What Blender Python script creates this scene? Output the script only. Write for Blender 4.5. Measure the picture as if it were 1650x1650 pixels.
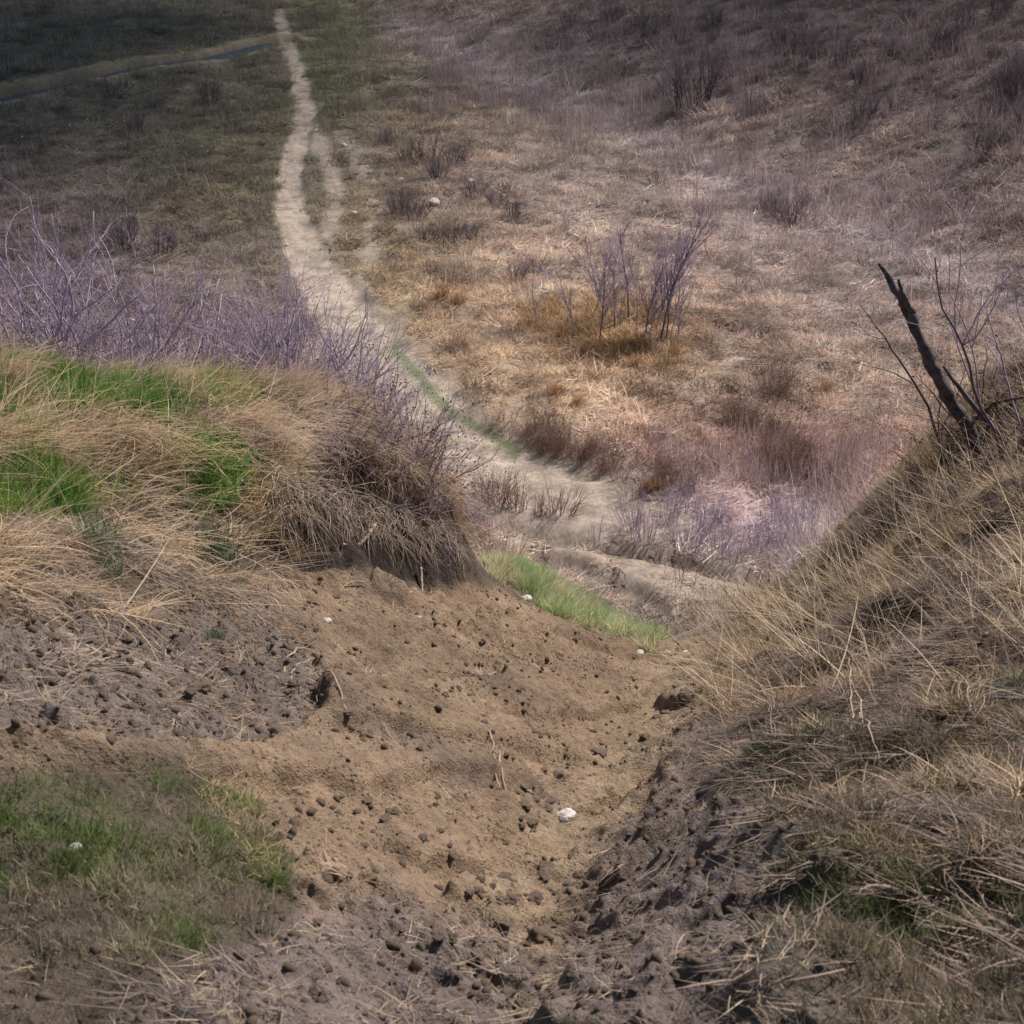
import bpy, math, random
import numpy as np
from mathutils import Vector, Matrix, noise as mnoise

random.seed(7)
rng = np.random.default_rng(11)
R = math.radians
scene = bpy.context.scene
for o in list(bpy.data.objects):
    bpy.data.objects.remove(o)
COL = scene.collection

# ------------------------------------------------------------------ camera
PITCH = R(25.0)
FPX = 2260.0                      # focal length in photo pixels (1650 wide)
cam_d = bpy.data.cameras.new("camera")
cam_d.sensor_width = 36.0
cam_d.lens = 36.0 * FPX / 1650.0
cam_d.clip_start = 0.05
cam_d.clip_end = 6000.0
cam_d.dof.use_dof = True
cam_d.dof.focus_distance = 9.0
cam_d.dof.aperture_fstop = 11.0
cam = bpy.data.objects.new("camera", cam_d)
COL.objects.link(cam)
cam.location = (0, 0, 0)
cam.rotation_euler = (math.pi / 2 - PITCH, 0, 0)
scene.camera = cam

# ------------------------------------------------------------------ world, sun, exposure
SUN_EL = R(49.0)
SUN_AZ = R(50.0)                  # clockwise from +Y (away from the camera)
w = bpy.data.worlds.new("World")
scene.world = w
w.use_nodes = True
nt = w.node_tree
bg = nt.nodes["Background"]
sky = nt.nodes.new("ShaderNodeTexSky")
sky.sky_type = 'NISHITA'
sky.sun_disc = False
sky.sun_elevation = SUN_EL
sky.sun_rotation = SUN_AZ
sky.air_density = 1.2
sky.dust_density = 1.0
nt.links.new(sky.outputs[0], bg.inputs[0])
bg.inputs[1].default_value = 0.062
sd = bpy.data.lights.new("sun", 'SUN')
sd.energy = 5.0
sd.angle = R(0.7)
sd.color = (1.0, 0.93, 0.88)
so = bpy.data.objects.new("sun", sd)
COL.objects.link(so)
sdir = Vector((math.sin(SUN_AZ) * math.cos(SUN_EL), math.cos(SUN_AZ) * math.cos(SUN_EL), math.sin(SUN_EL)))
so.rotation_euler = (-sdir).to_track_quat('-Z', 'Y').to_euler()
so.location = sdir * 50
scene.view_settings.view_transform = 'Standard'
scene.view_settings.look = 'None'
scene.view_settings.gamma = 1.0
scene.view_settings.exposure = 0.34
scene.cycles.max_bounces = 4
scene.cycles.diffuse_bounces = 2
scene.cycles.glossy_bounces = 1
scene.cycles.transmission_bounces = 2
scene.cycles.caustics_reflective = False
scene.cycles.caustics_refractive = False

# ------------------------------------------------------------------ helpers: photo <-> world
cP, sP = math.cos(PITCH), math.sin(PITCH)

def ray(u, v):
    a = (np.asarray(u, float) - 825) / FPX
    b = (825 - np.asarray(v, float)) / FPX
    return np.stack([a, cP + b * sP, -sP + b * cP], -1)

def at(u, v, Y):
    d = ray(u, v)
    return d * (Y / d[..., 1])[..., None] if np.ndim(Y) else d * (Y / d[1])

def proj(x, y, z):
    f = y * cP - z * sP
    f = np.where(f > 0.05, f, np.nan)
    up = y * sP + z * cP
    return 825 + FPX * x / f, 825 - FPX * up / f

# ------------------------------------------------------------------ numpy value noise
_tab = rng.random(65536)
def vnoise(x, y, seed=0):
    xi = np.floor(x).astype(np.int64); yi = np.floor(y).astype(np.int64)
    fx = x - xi; fy = y - yi
    fx = fx * fx * fx * (fx * (fx * 6 - 15) + 10); fy = fy * fy * fy * (fy * (fy * 6 - 15) + 10)
    def h(i, j):
        return _tab[((i * 73856093) ^ (j * 19349663) ^ (seed * 83492791 + 1013)) & 65535]
    a = h(xi, yi); b = h(xi + 1, yi); c = h(xi, yi + 1); d = h(xi + 1, yi + 1)
    return (a * (1 - fx) + b * fx) * (1 - fy) + (c * (1 - fx) + d * fx) * fy - 0.5

def fbm(x, y, octv=4, seed=0):
    s = 0; a = 1.0; t = 0
    for k in range(octv):
        s = s + a * vnoise(x * 2 ** k + 17.3 * k, y * 2 ** k - 9.1 * k, seed + k); t += a; a *= 0.52
    return s / t * 1.6

def sstep(a, b, x):
    t = np.clip((x - a) / (b - a), 0, 1)
    return t * t * (3 - 2 * t)

# ------------------------------------------------------------------ terrain heights
ctrl = [ # u, v, distance Y : the near ground read from the photograph
 (800,1640,1.75),(910,1358,3.0),(1000,1200,4.4),(1060,1100,6.2),(1050,1048,8.0),
 (60,605,5.8),(300,625,6.1),(560,665,6.4),(690,740,6.7),(735,870,7.0),(830,938,7.5),(940,988,7.8),
 (60,800,4.4),(60,1000,3.3),(60,1200,2.6),(60,1400,2.15),(60,1640,1.72),(400,1400,2.3),(300,1600,1.78),(560,1580,1.9),
 (450,935,4.95),(560,1250,3.15),(700,1000,5.4),(850,1000,6.4),(800,1150,4.5),(620,1100,4.2),
 (450,1050,3.95),(450,1170,3.35),(250,1000,3.75),(250,1150,3.0),(300,900,4.5),(120,900,3.8),(320,1215,2.95),
 (300,760,5.05),(420,740,5.4),(480,775,5.42),(480,915,5.12),(600,765,6.05),(620,845,5.98),(620,928,5.66),(700,825,6.45),(700,945,6.0),(760,940,6.5),
 (1180,1008,8.0),(1300,950,8.0),(1400,860,8.0),(1500,760,8.2),(1600,630,8.5),
 (1150,1200,4.25),(1250,1080,5.6),(1400,1000,5.2),(1600,800,6.0),(1600,1000,4.4),(1600,1200,3.2),(1600,1400,2.45),(1600,1640,1.8),
 (1400,1200,3.5),(1200,1350,2.72),(1400,1400,2.4),(1100,1600,1.82),(1120,1270,3.4),(1050,1420,2.62),
]
pts = np.array([at(u, v, Y) for u, v, Y in ctrl])
extra = np.array([(-4.5,2,-1.7),(-4.5,5.5,-1.95),(4.8,2,-1.75),(5.2,5,-2.2),(5.2,9,-2.6),(-2,0,-1.6),(0,0,-1.55),(2,0,-1.6),
                  (0,-2,-1.5),(-4,-2,-1.5),(4,-2,-1.5),(0,1.0,-1.6)], float)
cp = np.vstack([pts, extra])
def _k(r2):
    return np.where(r2 > 1e-12, 0.5 * r2 * np.log(np.maximum(r2, 1e-12)), 0)
n_ = len(cp)
d2 = ((cp[:, None, :2] - cp[None, :, :2]) ** 2).sum(-1)
A = np.zeros((n_ + 3, n_ + 3))
A[:n_, :n_] = _k(d2) + np.eye(n_) * 0.004
A[:n_, n_] = 1; A[:n_, n_ + 1:] = cp[:, :2]
A[n_, :n_] = 1; A[n_ + 1:, :n_] = cp[:, :2].T
wts = np.linalg.solve(A, np.concatenate([cp[:, 2], [0, 0, 0]]))
def tps(x, y):
    x = np.clip(x, -5.0, 5.4); y = np.clip(y, -2.5, 9.5)
    out = wts[n_] + wts[n_ + 1] * x + wts[n_ + 2] * y
    for i in range(n_):
        out = out + wts[i] * _k((x - cp[i, 0]) ** 2 + (y - cp[i, 1]) ** 2)
    return out

_edge = np.array([at(u, v, Y)[:2] for u, v, Y in
    [(60,605,5.8),(300,625,6.1),(560,665,6.4),(690,740,6.7),(735,870,7.0),(830,938,7.5),(940,988,7.8),(1050,1048,8.0),
     (1180,1008,8.0),(1300,950,8.0),(1400,860,8.0),(1500,760,8.2),(1600,630,8.5)]])
GUL = np.array([(-.15, -1.0), (-.10, .8)] + [tuple(at(u, v, Y)[:2]) for u, v, Y in [(770,1660,1.6),(790,1600,1.8),(830,1500,2.15),(890,1390,2.75),(935,1290,3.5),(1000,1200,4.4),(1045,1120,5.8)]])
def edgeY(x):
    return np.interp(x, _edge[:, 0], _edge[:, 1]) + 0.0

CA = np.array([16.0, 53.0]); CB = np.array([-4.0, 118.0])
cdir = (CB - CA) / np.linalg.norm(CB - CA); cnor = np.array([cdir[1], -cdir[0]])
CR = [np.array(at(u, v, 1.0)) for u, v in ((-300,215),(110,128),(250,95),(340,85),(400,70),(448,60))]
CR = np.array([p * (-14.0 / p[2]) for p in CR])[:, :2]
def polydist(x, y, P):
    best = np.full(np.shape(x), 1e9); tt = np.zeros(np.shape(x))
    for i in range(len(P) - 1):
        ax, ay = P[i]; bx, by = P[i + 1]
        dx, dy = bx - ax, by - ay
        t = np.clip(((x - ax) * dx + (y - ay) * dy) / (dx * dx + dy * dy), 0, 1)
        d = np.hypot(x - ax - t * dx, y - ay - t * dy)
        m = d < best
        best = np.where(m, d, best); tt = np.where(m, i + t, tt)
    return best, tt

def zvalley(x, y):
    z = np.full(np.shape(x), -14.0)
    dd = (x - CA[0]) * cnor[0] + (y - CA[1]) * cnor[1]
    rise = 0.5 * (dd + np.sqrt(dd * dd + 9.0)) - 0.45
    z = z + 0.33 * np.minimum(rise, 160) - 0.3 * np.exp(-(dd / 5.0) ** 2)
    z = z + 0.05 * np.clip(y - 150, 0, 2500)
    far = sstep(15, 30, np.hypot(x, y))
    z = z + far * (0.42 * fbm(x / 11.0, y / 11.0, 3, 5) + 0.26 * fbm(x / 2.2, y / 2.2, 3, 9) + .13 * fbm(x / .8, y / .8, 2, 12))
    dc, _ = polydist(x, y, CR)
    z = z - 0.9 * (1 - sstep(0.9, 2.1, dc + 0.8 * fbm(x / 3, y / 3, 2, 3)))
    return z

def Z0(x, y):
    x = np.asarray(x, float); y = np.asarray(y, float)
    e = edgeY(x)
    zn = tps(x, np.minimum(y, e))
    dg, tg = polydist(x, y, GUL)
    wg = (1 - .6 * sstep(5.5, 8.0, tg)) * (1 - sstep(4.2, 5.8, y))
    # a worn V: lowest along the line, a steeper wall on its right
    sgn = np.where(x > np.interp(y, GUL[:, 1], GUL[:, 0]), 1.0, 0.0)
    zn = zn - (.17 * wg * np.exp(-(dg / .30) ** 1.6)) + .09 * wg * sgn * sstep(.12, .55, dg) * (1 - sstep(.9, 1.8, dg))
    over = np.maximum(y - e, 0)
    drop = 0.42 * np.minimum(over, 0.5) + 0.80 * np.maximum(over - 0.5, 0)
    zn = zn - drop
    # the hill top widens out to the sides
    side = np.maximum(np.abs(x) - 5.2, 0)
    zn = zn + 0.04 * side
    zv = zvalley(x, y)
    k = 1.2
    h = np.clip(0.5 + 0.5 * (zn - zv) / k, 0, 1)
    return zv * (1 - h) + zn * h + k * h * (1 - h)

# ------------------------------------------------------------------ zones, read from the photograph and fixed to the ground
def inpoly(u, v, P, soft=18):
    P = np.array(P, float)
    ins = np.zeros(np.shape(u), bool)
    j = len(P) - 1
    best = np.full(np.shape(u), 1e9)
    for i in range(len(P)):
        xi, yi = P[i]; xj, yj = P[j]
        c = ((yi > v) != (yj > v)) & (u < (xj - xi) * (v - yi) / ((yj - yi) if yj != yi else 1e-9) + xi)
        ins ^= c
        dx, dy = xj - xi, yj - yi
        t = np.clip(((u - xi) * dx + (v - yi) * dy) / (dx * dx + dy * dy + 1e-9), 0, 1)
        best = np.minimum(best, np.hypot(u - xi - t * dx, v - yi - t * dy))
        j = i
    sdv = np.where(ins, best, -best)
    return sstep(-soft, soft, sdv)

P_SOIL = [(400,935),(480,905),(560,905),(700,945),(830,940),(1050,1045),(1190,1003),(1195,1050),(1165,1120),(1120,1190),
          (1095,1260),(1110,1330),(1090,1450),(1040,1720),(300,1720),(480,1500),(470,1420),(410,1330),(300,1240),(40,1245),(-300,1230),(-300,1180),(60,1195),
          (220,1215),(420,1215),(520,1150),(500,1040),(420,1000)]
P_CLUMP = [(-300,980),(200,960),(400,960),(500,1030),(530,1120),(470,1200),(300,1225),(60,1200),(-300,1190)]
P_BLGR = [(-300,1255),(60,1262),(290,1252),(400,1310),(455,1400),(440,1500),(300,1530),(60,1540),(-300,1540)]
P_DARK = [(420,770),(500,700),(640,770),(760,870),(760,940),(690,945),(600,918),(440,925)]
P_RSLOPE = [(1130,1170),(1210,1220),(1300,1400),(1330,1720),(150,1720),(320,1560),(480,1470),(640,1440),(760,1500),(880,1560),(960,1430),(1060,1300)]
P_FLOOR = [(1060,1050),(1180,1010),(1120,1180),(1020,1300),(960,1400),(900,1720),(760,1720),(800,1450),(880,1330),(990,1180)]
P_GREENS = [ # bright patches on the left bank
  [(-100,600),(160,615),(300,640),(400,635),(390,665),(260,675),(140,690),(-100,690)],
  [(250,725),(320,705),(400,725),(395,790),(330,835),(270,800)],
  [(-100,745),(180,740),(220,790),(130,830),(-100,820)],
  [(40,600),(120,610),(90,720),(40,720)],
]
P_LIPG = [(800,905),(860,925),(950,965),(1055,1035),(1045,1052),(940,1008),(830,958),(790,930)]
P_BRGR = [(1180,1250),(1320,1200),(1700,1120),(1900,1720),(1150,1720),(1250,1420)]

PATH = np.array([(452,30),(462,60),(478,110),(493,180),(488,205),(472,250),(464,300),(472,350),(500,420),(545,490),(590,560),
                 (640,620),(700,680),(770,730),(850,765),(930,790),(1010,815),(1100,838)], float)
PATHW = np.array([10,11,13,16,15,17,20,24,32,40,48,52,54,50,44,38,28,16], float)
BR1 = np.array([(490,195),(515,235),(535,280),(540,330),(525,380),(510,420)], float)
BR2 = np.array([(555,225),(585,275),(600,340),(598,410),(580,470)], float)
TRK = np.array([(820,850),(900,868),(1000,888),(1100,905),(1200,928),(1330,955)], float)
TRK2 = np.array([(860,900),(930,915),(1000,950),(1060,985)], float)
TRK3 = np.array([(830,885),(960,900),(1110,928),(1260,958)], float)

def zones(x, y, z):
    """every mask, for ground points"""
    u, v = proj(x, y, z)
    ok = np.isfinite(u)
    u = np.where(ok, u, -9999.); v = np.where(ok, v, 9999.)
    wu = 26 * fbm(x * 2.2, y * 2.2, 3, 21) ; wv = 20 * fbm(x * 2.2, y * 2.2, 3, 33)
    near = 1 - sstep(0.05, 0.5, y - edgeY(x))
    near2 = 1 - sstep(1.0, 1.6, y - edgeY(x))
    q = {'u': u, 'v': v, 'near': near, 'near2': near2}
    un, vn = u + wu, v + wv
    q['soil'] = near * inpoly(un, vn, P_SOIL, 26)
    q['clump'] = near * inpoly(un, vn, P_CLUMP, 25)
    q['blgr'] = near * inpoly(un, vn, P_BLGR, 20)
    q['shaded_humus'] = near * inpoly(un, vn, P_DARK, 16)
    q['rslope'] = near * inpoly(un, vn, P_RSLOPE, 55)
    q['floor'] = near * inpoly(un, vn, P_FLOOR, 35)
    q['brgr'] = near * inpoly(un, vn, P_BRGR, 60)
    g = 0
    for P in P_GREENS:
        g = np.maximum(g, inpoly(un, vn, P, 16))
    q['green'] = near * g
    q['lipg'] = (1 - sstep(0.5, 0.9, y - edgeY(x))) * inpoly(u + 20 * fbm(x / .15, y / .15, 2, 45), v + 44 * fbm(x / .14, y / .14, 3, 46), P_LIPG, 12)
    far = 1 - near
    wk = np.clip(32.0 / np.maximum(y, 5), .12, 1)
    fu = u + 13 * wk * fbm(x * .45, y * .45, 3, 41); fv = v + 8 * wk * fbm(x * .45, y * .45, 3, 43)
    d, t = polydist(fu, fv, PATH)
    d = d + 9 * wk * fbm(x / .7, y / .7, 2, 47)
    wd = np.interp(t, np.arange(len(PATH)), PATHW)
    q['path'] = far * (1 - sstep(0.85, 1.3, d / wd)) * (1 - 0.5 * sstep(15.5, 17, t))
    q['pathx'] = far * (1 - sstep(1.15, 1.75, d / (wd * (1 + .7 * sstep(12, 14, t))))) * (1 - 0.6 * sstep(15.5, 17, t))
    d1, _ = polydist(fu, fv, BR1); d2, _ = polydist(fu, fv, BR2)
    q['path2'] = far * np.maximum((1 - sstep(9, 22, d1)) * 0.85, (1 - sstep(8, 26, d2)) * 0.5)
    d3, _ = polydist(fu, fv, TRK); d4, _ = polydist(fu, fv, TRK2); d5, _ = polydist(fu, fv, TRK3)
    q['flat'] = far * inpoly(fu, fv, [(800,840),(1000,850),(1200,900),(1350,950),(1200,975),(1080,1000),(900,925),(810,880)], 22)
    q['band'] = far * np.exp(-(polydist(fu, fv, np.array([(640,40),(760,95),(900,160),(1100,250),(1250,325),(1380,375),(1520,430),(1700,520)], float))[0] / 26) ** 2)
    q['rut'] = far * np.maximum((1 - sstep(3, 12, d3)), (1 - sstep(6, 26, d4)))
    q['track'] = far * (1 - sstep(6, 20, d5))
    pg = polydist(fu, fv, np.array([(635,555),(690,625),(735,665),(785,692),(835,722)], float))[0]
    q['pgreen'] = far * (1 - sstep(4, 12, pg))
    q['far'] = far
    return q

# vegetation colours across the valley (place in the photo, reach, colour)
STRAW = (.36, .265, .165)
BLOBS = [ # u, v, ru, rv, rgb, weight
 (880,560,260,120,(.43,.325,.235),1.4),
 (1000,540,90,40,(.42,.27,.14),.9),
 (720,480,50,25,(.36,.23,.13),.5),
 (900,640,90,45,(.42,.32,.22),1.0),
 (640,440,60,90,(.27,.21,.09),.9),
 (820,430,130,60,(.37,.295,.235),1.0),
 (720,300,110,80,(.20,.155,.14),1.2),
 (900,200,160,80,(.27,.24,.19),1.0),
 (760,215,90,30,(.33,.245,.15),1.0),
 (1080,260,220,60,(.32,.27,.25),1.0),
 (1270,350,160,50,(.32,.26,.26),1.0),
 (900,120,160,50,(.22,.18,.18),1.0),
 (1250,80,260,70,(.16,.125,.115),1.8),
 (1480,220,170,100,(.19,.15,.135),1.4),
 (1250,210,130,50,(.26,.20,.17),1.2),
 (1150,430,180,80,(.27,.22,.20),1.0),
 (1380,480,140,80,(.24,.20,.20),1.0),
 (1250,600,160,80,(.38,.30,.235),1.0),
 (1000,700,130,40,(.34,.235,.19),1.0),
 (1120,780,150,50,(.36,.27,.26),1.0),
 (1280,720,130,60,(.29,.19,.165),1.1),
 (1400,640,100,60,(.32,.25,.20),.8),
 (1230,860,170,45,(.44,.36,.39),1.2),
 (960,840,100,30,(.40,.32,.24),.9),
 (1000,960,200,40,(.33,.27,.22),.9),
 (800,620,60,40,(.42,.32,.22),.8),
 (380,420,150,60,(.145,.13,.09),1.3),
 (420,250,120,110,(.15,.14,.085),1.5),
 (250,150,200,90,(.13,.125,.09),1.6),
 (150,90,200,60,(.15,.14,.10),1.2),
 (330,330,60,20,(.22,.155,.09),.8),
 (430,120,40,60,(.18,.15,.12),.8),
 (530,110,40,60,(.10,.12,.055),1.2),
 (600,170,80,60,(.18,.16,.10),1.0),
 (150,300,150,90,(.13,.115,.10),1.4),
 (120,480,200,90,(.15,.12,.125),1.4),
 (400,520,160,70,(.24,.19,.17),1.2),
]
def vegcol(u, v):
    acc = np.zeros(np.shape(u) + (3,)); ws = np.full(np.shape(u), 0.12)
    acc += np.array((.27, .205, .15)) * 0.12
    for (bu, bv, ru, rv, c, wt) in BLOBS:
        g = wt * np.exp(-0.5 * (((u - bu) / ru) ** 2 + ((v - bv) / rv) ** 2))
        ws = ws + g
        acc += g[..., None] * np.array(c)
    return acc / ws[..., None]

def mix(a, b, t):
    t = np.asarray(t)[..., None]
    return a * (1 - t) + np.asarray(b) * t

def micro(x, y, q):
    """small relief of the near ground"""
    n1 = fbm(x / .55, y / .55, 3, 51)
    n2 = fbm(x / .10, y / .10, 3, 57)
    n3 = fbm(x / .03, y / .03, 2, 63)
    cl = np.maximum(fbm(x / .065, y / .055, 2, 71) + 0.02, 0)
    # water-worn runnels that follow the fall of the soil face
    s = x * 0.62 + y * 0.78
    run = fbm(s / 1.1, (x * 0.78 - y * 0.62) / .09, 3, 77)
    soil = q['soil']; bare = np.clip(soil - .6 * q['clump'], 0, 1)
    amp = q['near']
    loose = np.clip(q['clump'] + q['rslope'] + 0.25 * soil + .35 * q['brgr'], 0, 1)
    h = 0.060 * n1 + 0.024 * n2 * (1 - .2 * bare) + 0.010 * n3 + .018 * np.maximum(fbm(x / .045, y / .035, 2, 66) - .02, 0)
    h = h + (0.055 + .012 * q['clump']) * cl * loose + 0.035 * run * bare
    # rounded ledges left by running water
    led = fbm(s / 1.4 + .4 * fbm(x / .5, y / .5, 2, 85), (x * .78 - y * .62) / .34, 3, 86)
    h = h + bare * (.10 * np.abs(led) + .05 * sstep(.02, .10, led))
    patch = sstep(.05, .35, fbm(x / .8, y / .6, 2, 88))
    h = h + 0.085 * patch * np.maximum(fbm(x / .07, y / .05, 2, 91), 0) * bare
    # torn turf and roots below the lip
    h = h + q['shaded_humus'] * (0.12 * fbm(x / .16, y / .16, 3, 95))
    # ruts lie a little lower
    rbm = np.clip(q['near2'] * sstep(1080, 1250, q['u']) - q['soil'], 0, 1)
    h = h + rbm * (.17 * fbm(x / .36, y / .36, 3, 97) + .05 * np.maximum(fbm(x / .1, y / .1, 2, 98), 0))
    h = h * np.maximum(amp, q['near2'] * sstep(1.0, 1.8, x)) - q['far'] * (0.22 * q['rut'] + 0.10 * q['path'])
    return h

def groundZ(x, y, q=None):
    z = Z0(x, y)
    if q is None:
        q = zones(x, y, z)
    return z + micro(x, y, q)

# ------------------------------------------------------------------ materials
def new_mat(name):
    m = bpy.data.materials.new(name); m.use_nodes = True
    t = m.node_tree; t.nodes.clear()
    out = t.nodes.new('ShaderNodeOutputMaterial')
    return m, t, out

def N(t, kind, **kw):
    n = t.nodes.new(kind)
    for k, v in kw.items():
        setattr(n, k, v)
    return n

def math_(t, op, a, b=None):
    n = N(t, 'ShaderNodeMath', operation=op)
    for i, s in enumerate((a, b)):
        if s is None: continue
        if isinstance(s, (int, float)): n.inputs[i].default_value = s
        else: t.links.new(s, n.inputs[i])
    return n.outputs[0]

def mat_ground():
    m, t, out = new_mat('earth')
    L = t.links.new
    b = N(t, 'ShaderNodeBsdfPrincipled'); b.inputs['Roughness'].default_value = .95
    b.inputs['Specular IOR Level'].default_value = .15
    L(b.outputs[0], out.inputs[0])
    at_ = N(t, 'ShaderNodeAttribute', attribute_name='col')
    rough = N(t, 'ShaderNodeAttribute', attribute_name='loose')
    tc = N(t, 'ShaderNodeTexCoord')
    def noise(sc, det=4, r=.6):
        n = N(t, 'ShaderNodeTexNoise'); n.inputs['Scale'].default_value = sc
        n.inputs['Detail'].default_value = det; n.inputs['Roughness'].default_value = r
        L(tc.outputs['Object'], n.inputs['Vector']); return n.outputs['Fac']
    a = noise(2.2, 5); c = noise(38, 4, .7); d = noise(160, 3, .7); e = noise(9, 4)
    f = math_(t, 'ADD', math_(t, 'MULTIPLY', a, .45), math_(t, 'MULTIPLY', c, .55))
    f = math_(t, 'ADD', f, math_(t, 'MULTIPLY', d, .45))
    f = math_(t, 'ADD', f, math_(t, 'MULTIPLY', e, .5))
    rmp = N(t, 'ShaderNodeMapRange'); L(f, rmp.inputs[0])
    rmp.inputs[1].default_value = .72; rmp.inputs[2].default_value = 1.22
    rmp.inputs[3].default_value = .42; rmp.inputs[4].default_value = 1.50
    mul = N(t, 'ShaderNodeVectorMath', operation='SCALE'); L(at_.outputs['Color'], mul.inputs[0]); L(rmp.outputs[0], mul.inputs['Scale'])
    # dark crumbs of damp earth scattered in the pale dust
    vo = N(t, 'ShaderNodeTexVoronoi'); vo.inputs['Scale'].default_value = 55
    vo.inputs['Randomness'].default_value = 1
    L(tc.outputs['Object'], vo.inputs['Vector'])
    th = math_(t, 'MULTIPLY', math_(t, 'SUBTRACT', noise(6, 3), .36), .9)
    sp = N(t, 'ShaderNodeMapRange'); L(math_(t, 'SUBTRACT', vo.outputs['Distance'], th), sp.inputs[0])
    sp.inputs[1].default_value = 0; sp.inputs[2].default_value = .12; sp.inputs[3].default_value = .5; sp.inputs[4].default_value = 1
    mul2 = N(t, 'ShaderNodeVectorMath', operation='SCALE'); L(mul.outputs[0], mul2.inputs[0]); L(sp.outputs[0], mul2.inputs['Scale'])
    L(mul2.outputs[0], b.inputs['Base Color'])
    hh = math_(t, 'ADD', math_(t, 'MULTIPLY', c, .7), math_(t, 'MULTIPLY', d, .4))
    hh = math_(t, 'ADD', hh, math_(t, 'MULTIPLY', sp.outputs[0], -.35))
    bp = N(t, 'ShaderNodeBump'); bp.inputs['Strength'].default_value = 1.0; bp.inputs['Distance'].default_value = .035
    L(hh, bp.inputs['Height']); L(bp.outputs[0], b.inputs['Normal'])
    return m

def mat_blade(name, c1, c2, attr=True, trans=.3, sat=1):
    """grass: colour from the clump it grows in, varied from blade to blade"""
    m, t, out = new_mat(name); L = t.links.new
    geo = N(t, 'ShaderNodeNewGeometry')
    mx = N(t, 'ShaderNodeMix', data_type='RGBA'); L(geo.outputs['Random Per Island'], mx.inputs[0])
    mx.inputs[6].default_value = (*c1, 1); mx.inputs[7].default_value = (*c2, 1)
    col = mx.outputs[2]
    if attr:
        a = N(t, 'ShaderNodeAttribute', attribute_name='tint', attribute_type='INSTANCER')
        mm = N(t, 'ShaderNodeMix', data_type='RGBA', blend_type='MULTIPLY'); mm.inputs[0].default_value = 1
        L(col, mm.inputs[6]); L(a.outputs['Color'], mm.inputs[7]); col = mm.outputs[2]
    else:
        oi = N(t, 'ShaderNodeObjectInfo')
        mr = N(t, 'ShaderNodeMapRange'); L(oi.outputs['Random'], mr.inputs[0]); mr.inputs[3].default_value = .75; mr.inputs[4].default_value = 1.25
        sc = N(t, 'ShaderNodeVectorMath', operation='SCALE'); L(col, sc.inputs[0]); L(mr.outputs[0], sc.inputs['Scale']); col = sc.outputs[0]
    b = N(t, 'ShaderNodeBsdfPrincipled'); b.inputs['Roughness'].default_value = .7
    b.inputs['Specular IOR Level'].default_value = .25
    L(col, b.inputs['Base Color'])
    tr = N(t, 'ShaderNodeBsdfTranslucent'); L(col, tr.inputs[0])
    ms = N(t, 'ShaderNodeMixShader'); ms.inputs[0].default_value = trans
    L(b.outputs[0], ms.inputs[1]); L(tr.outputs[0], ms.inputs[2]); L(ms.outputs[0], out.inputs[0])
    return m

def mat_solid(name, c1, c2, scale=20, rough=.85, bump=.4, dist=.01, coord='Object'):
    m, t, out = new_mat(name); L = t.links.new
    b = N(t, 'ShaderNodeBsdfPrincipled'); b.inputs['Roughness'].default_value = rough
    b.inputs['Specular IOR Level'].default_value = .25
    tc = N(t, 'ShaderNodeTexCoord')
    n = N(t, 'ShaderNodeTexNoise'); n.inputs['Scale'].default_value = scale; n.inputs['Detail'].default_value = 5
    L(tc.outputs[coord], n.inputs['Vector'])
    mr = N(t, 'ShaderNodeMapRange'); L(n.outputs['Fac'], mr.inputs[0]); mr.inputs[1].default_value = .3; mr.inputs[2].default_value = .7
    mx = N(t, 'ShaderNodeMix', data_type='RGBA'); L(mr.outputs[0], mx.inputs[0])
    mx.inputs[6].default_value = (*c1, 1); mx.inputs[7].default_value = (*c2, 1)
    L(mx.outputs[2], b.inputs['Base Color'])
    bp = N(t, 'ShaderNodeBump'); bp.inputs['Strength'].default_value = bump; bp.inputs['Distance'].default_value = dist
    L(n.outputs['Fac'], bp.inputs['Height']); L(bp.outputs[0], b.inputs['Normal'])
    L(b.outputs[0], out.inputs[0])
    return m

M_ground = mat_ground()
M_veg = mat_blade('grass_blades', (.75, .75, .75), (1.35, 1.28, 1.2), True, .3)
M_tuss = mat_blade('rust_grass', (.32, .18, .08), (.52, .32, .16), False, .25)
M_gold = mat_blade('golden_grass', (.40, .26, .11), (.52, .37, .19), False, .25)
M_weed = mat_blade('russet_weed', (.20, .10, .07), (.34, .19, .13), False, .2)
M_green = mat_blade('fresh_green_grass', (.09, .24, .035), (.20, .36, .08), False, .35)
M_bluegreen = mat_blade('grey_green_grass', (.05, .10, .05), (.14, .19, .11), False, .3)
M_twig = mat_solid('violet_grey_bark', (.25, .19, .27), (.46, .37, .46), 25, .7, .3, .002)
M_twigpale = mat_solid('pale_grey_bark', (.36, .32, .36), (.55, .50, .52), 25, .7, .3, .002)
M_twigdark = mat_solid('dark_bark', (.07, .055, .06), (.14, .11, .12), 25, .8, .4, .003)
M_twigmid = mat_solid('dusky_bark', (.11, .085, .10), (.20, .16, .18), 25, .8, .3, .002)
M_twigbrown = mat_solid('red_brown_bark', (.20, .12, .09), (.32, .20, .15), 25, .7, .3, .002)
M_log = mat_solid('weathered_dark_wood', (.045, .036, .038), (.14, .115, .115), 30, .85, .9, .01)
M_bud = mat_solid('dry_leaf', (.10, .06, .05), (.22, .13, .10), 40, .8, .3, .002)
M_stone = mat_solid('pale_stone', (.42, .37, .32), (.68, .63, .57), 2, .85, .6, .02)
M_clod = mat_solid('damp_earth', (.115, .086, .068), (.29, .215, .155), 22, .95, .8, .012)
M_root = mat_solid('bare_root', (.22, .16, .11), (.44, .34, .25), 40, .8, .4, .002)
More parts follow.
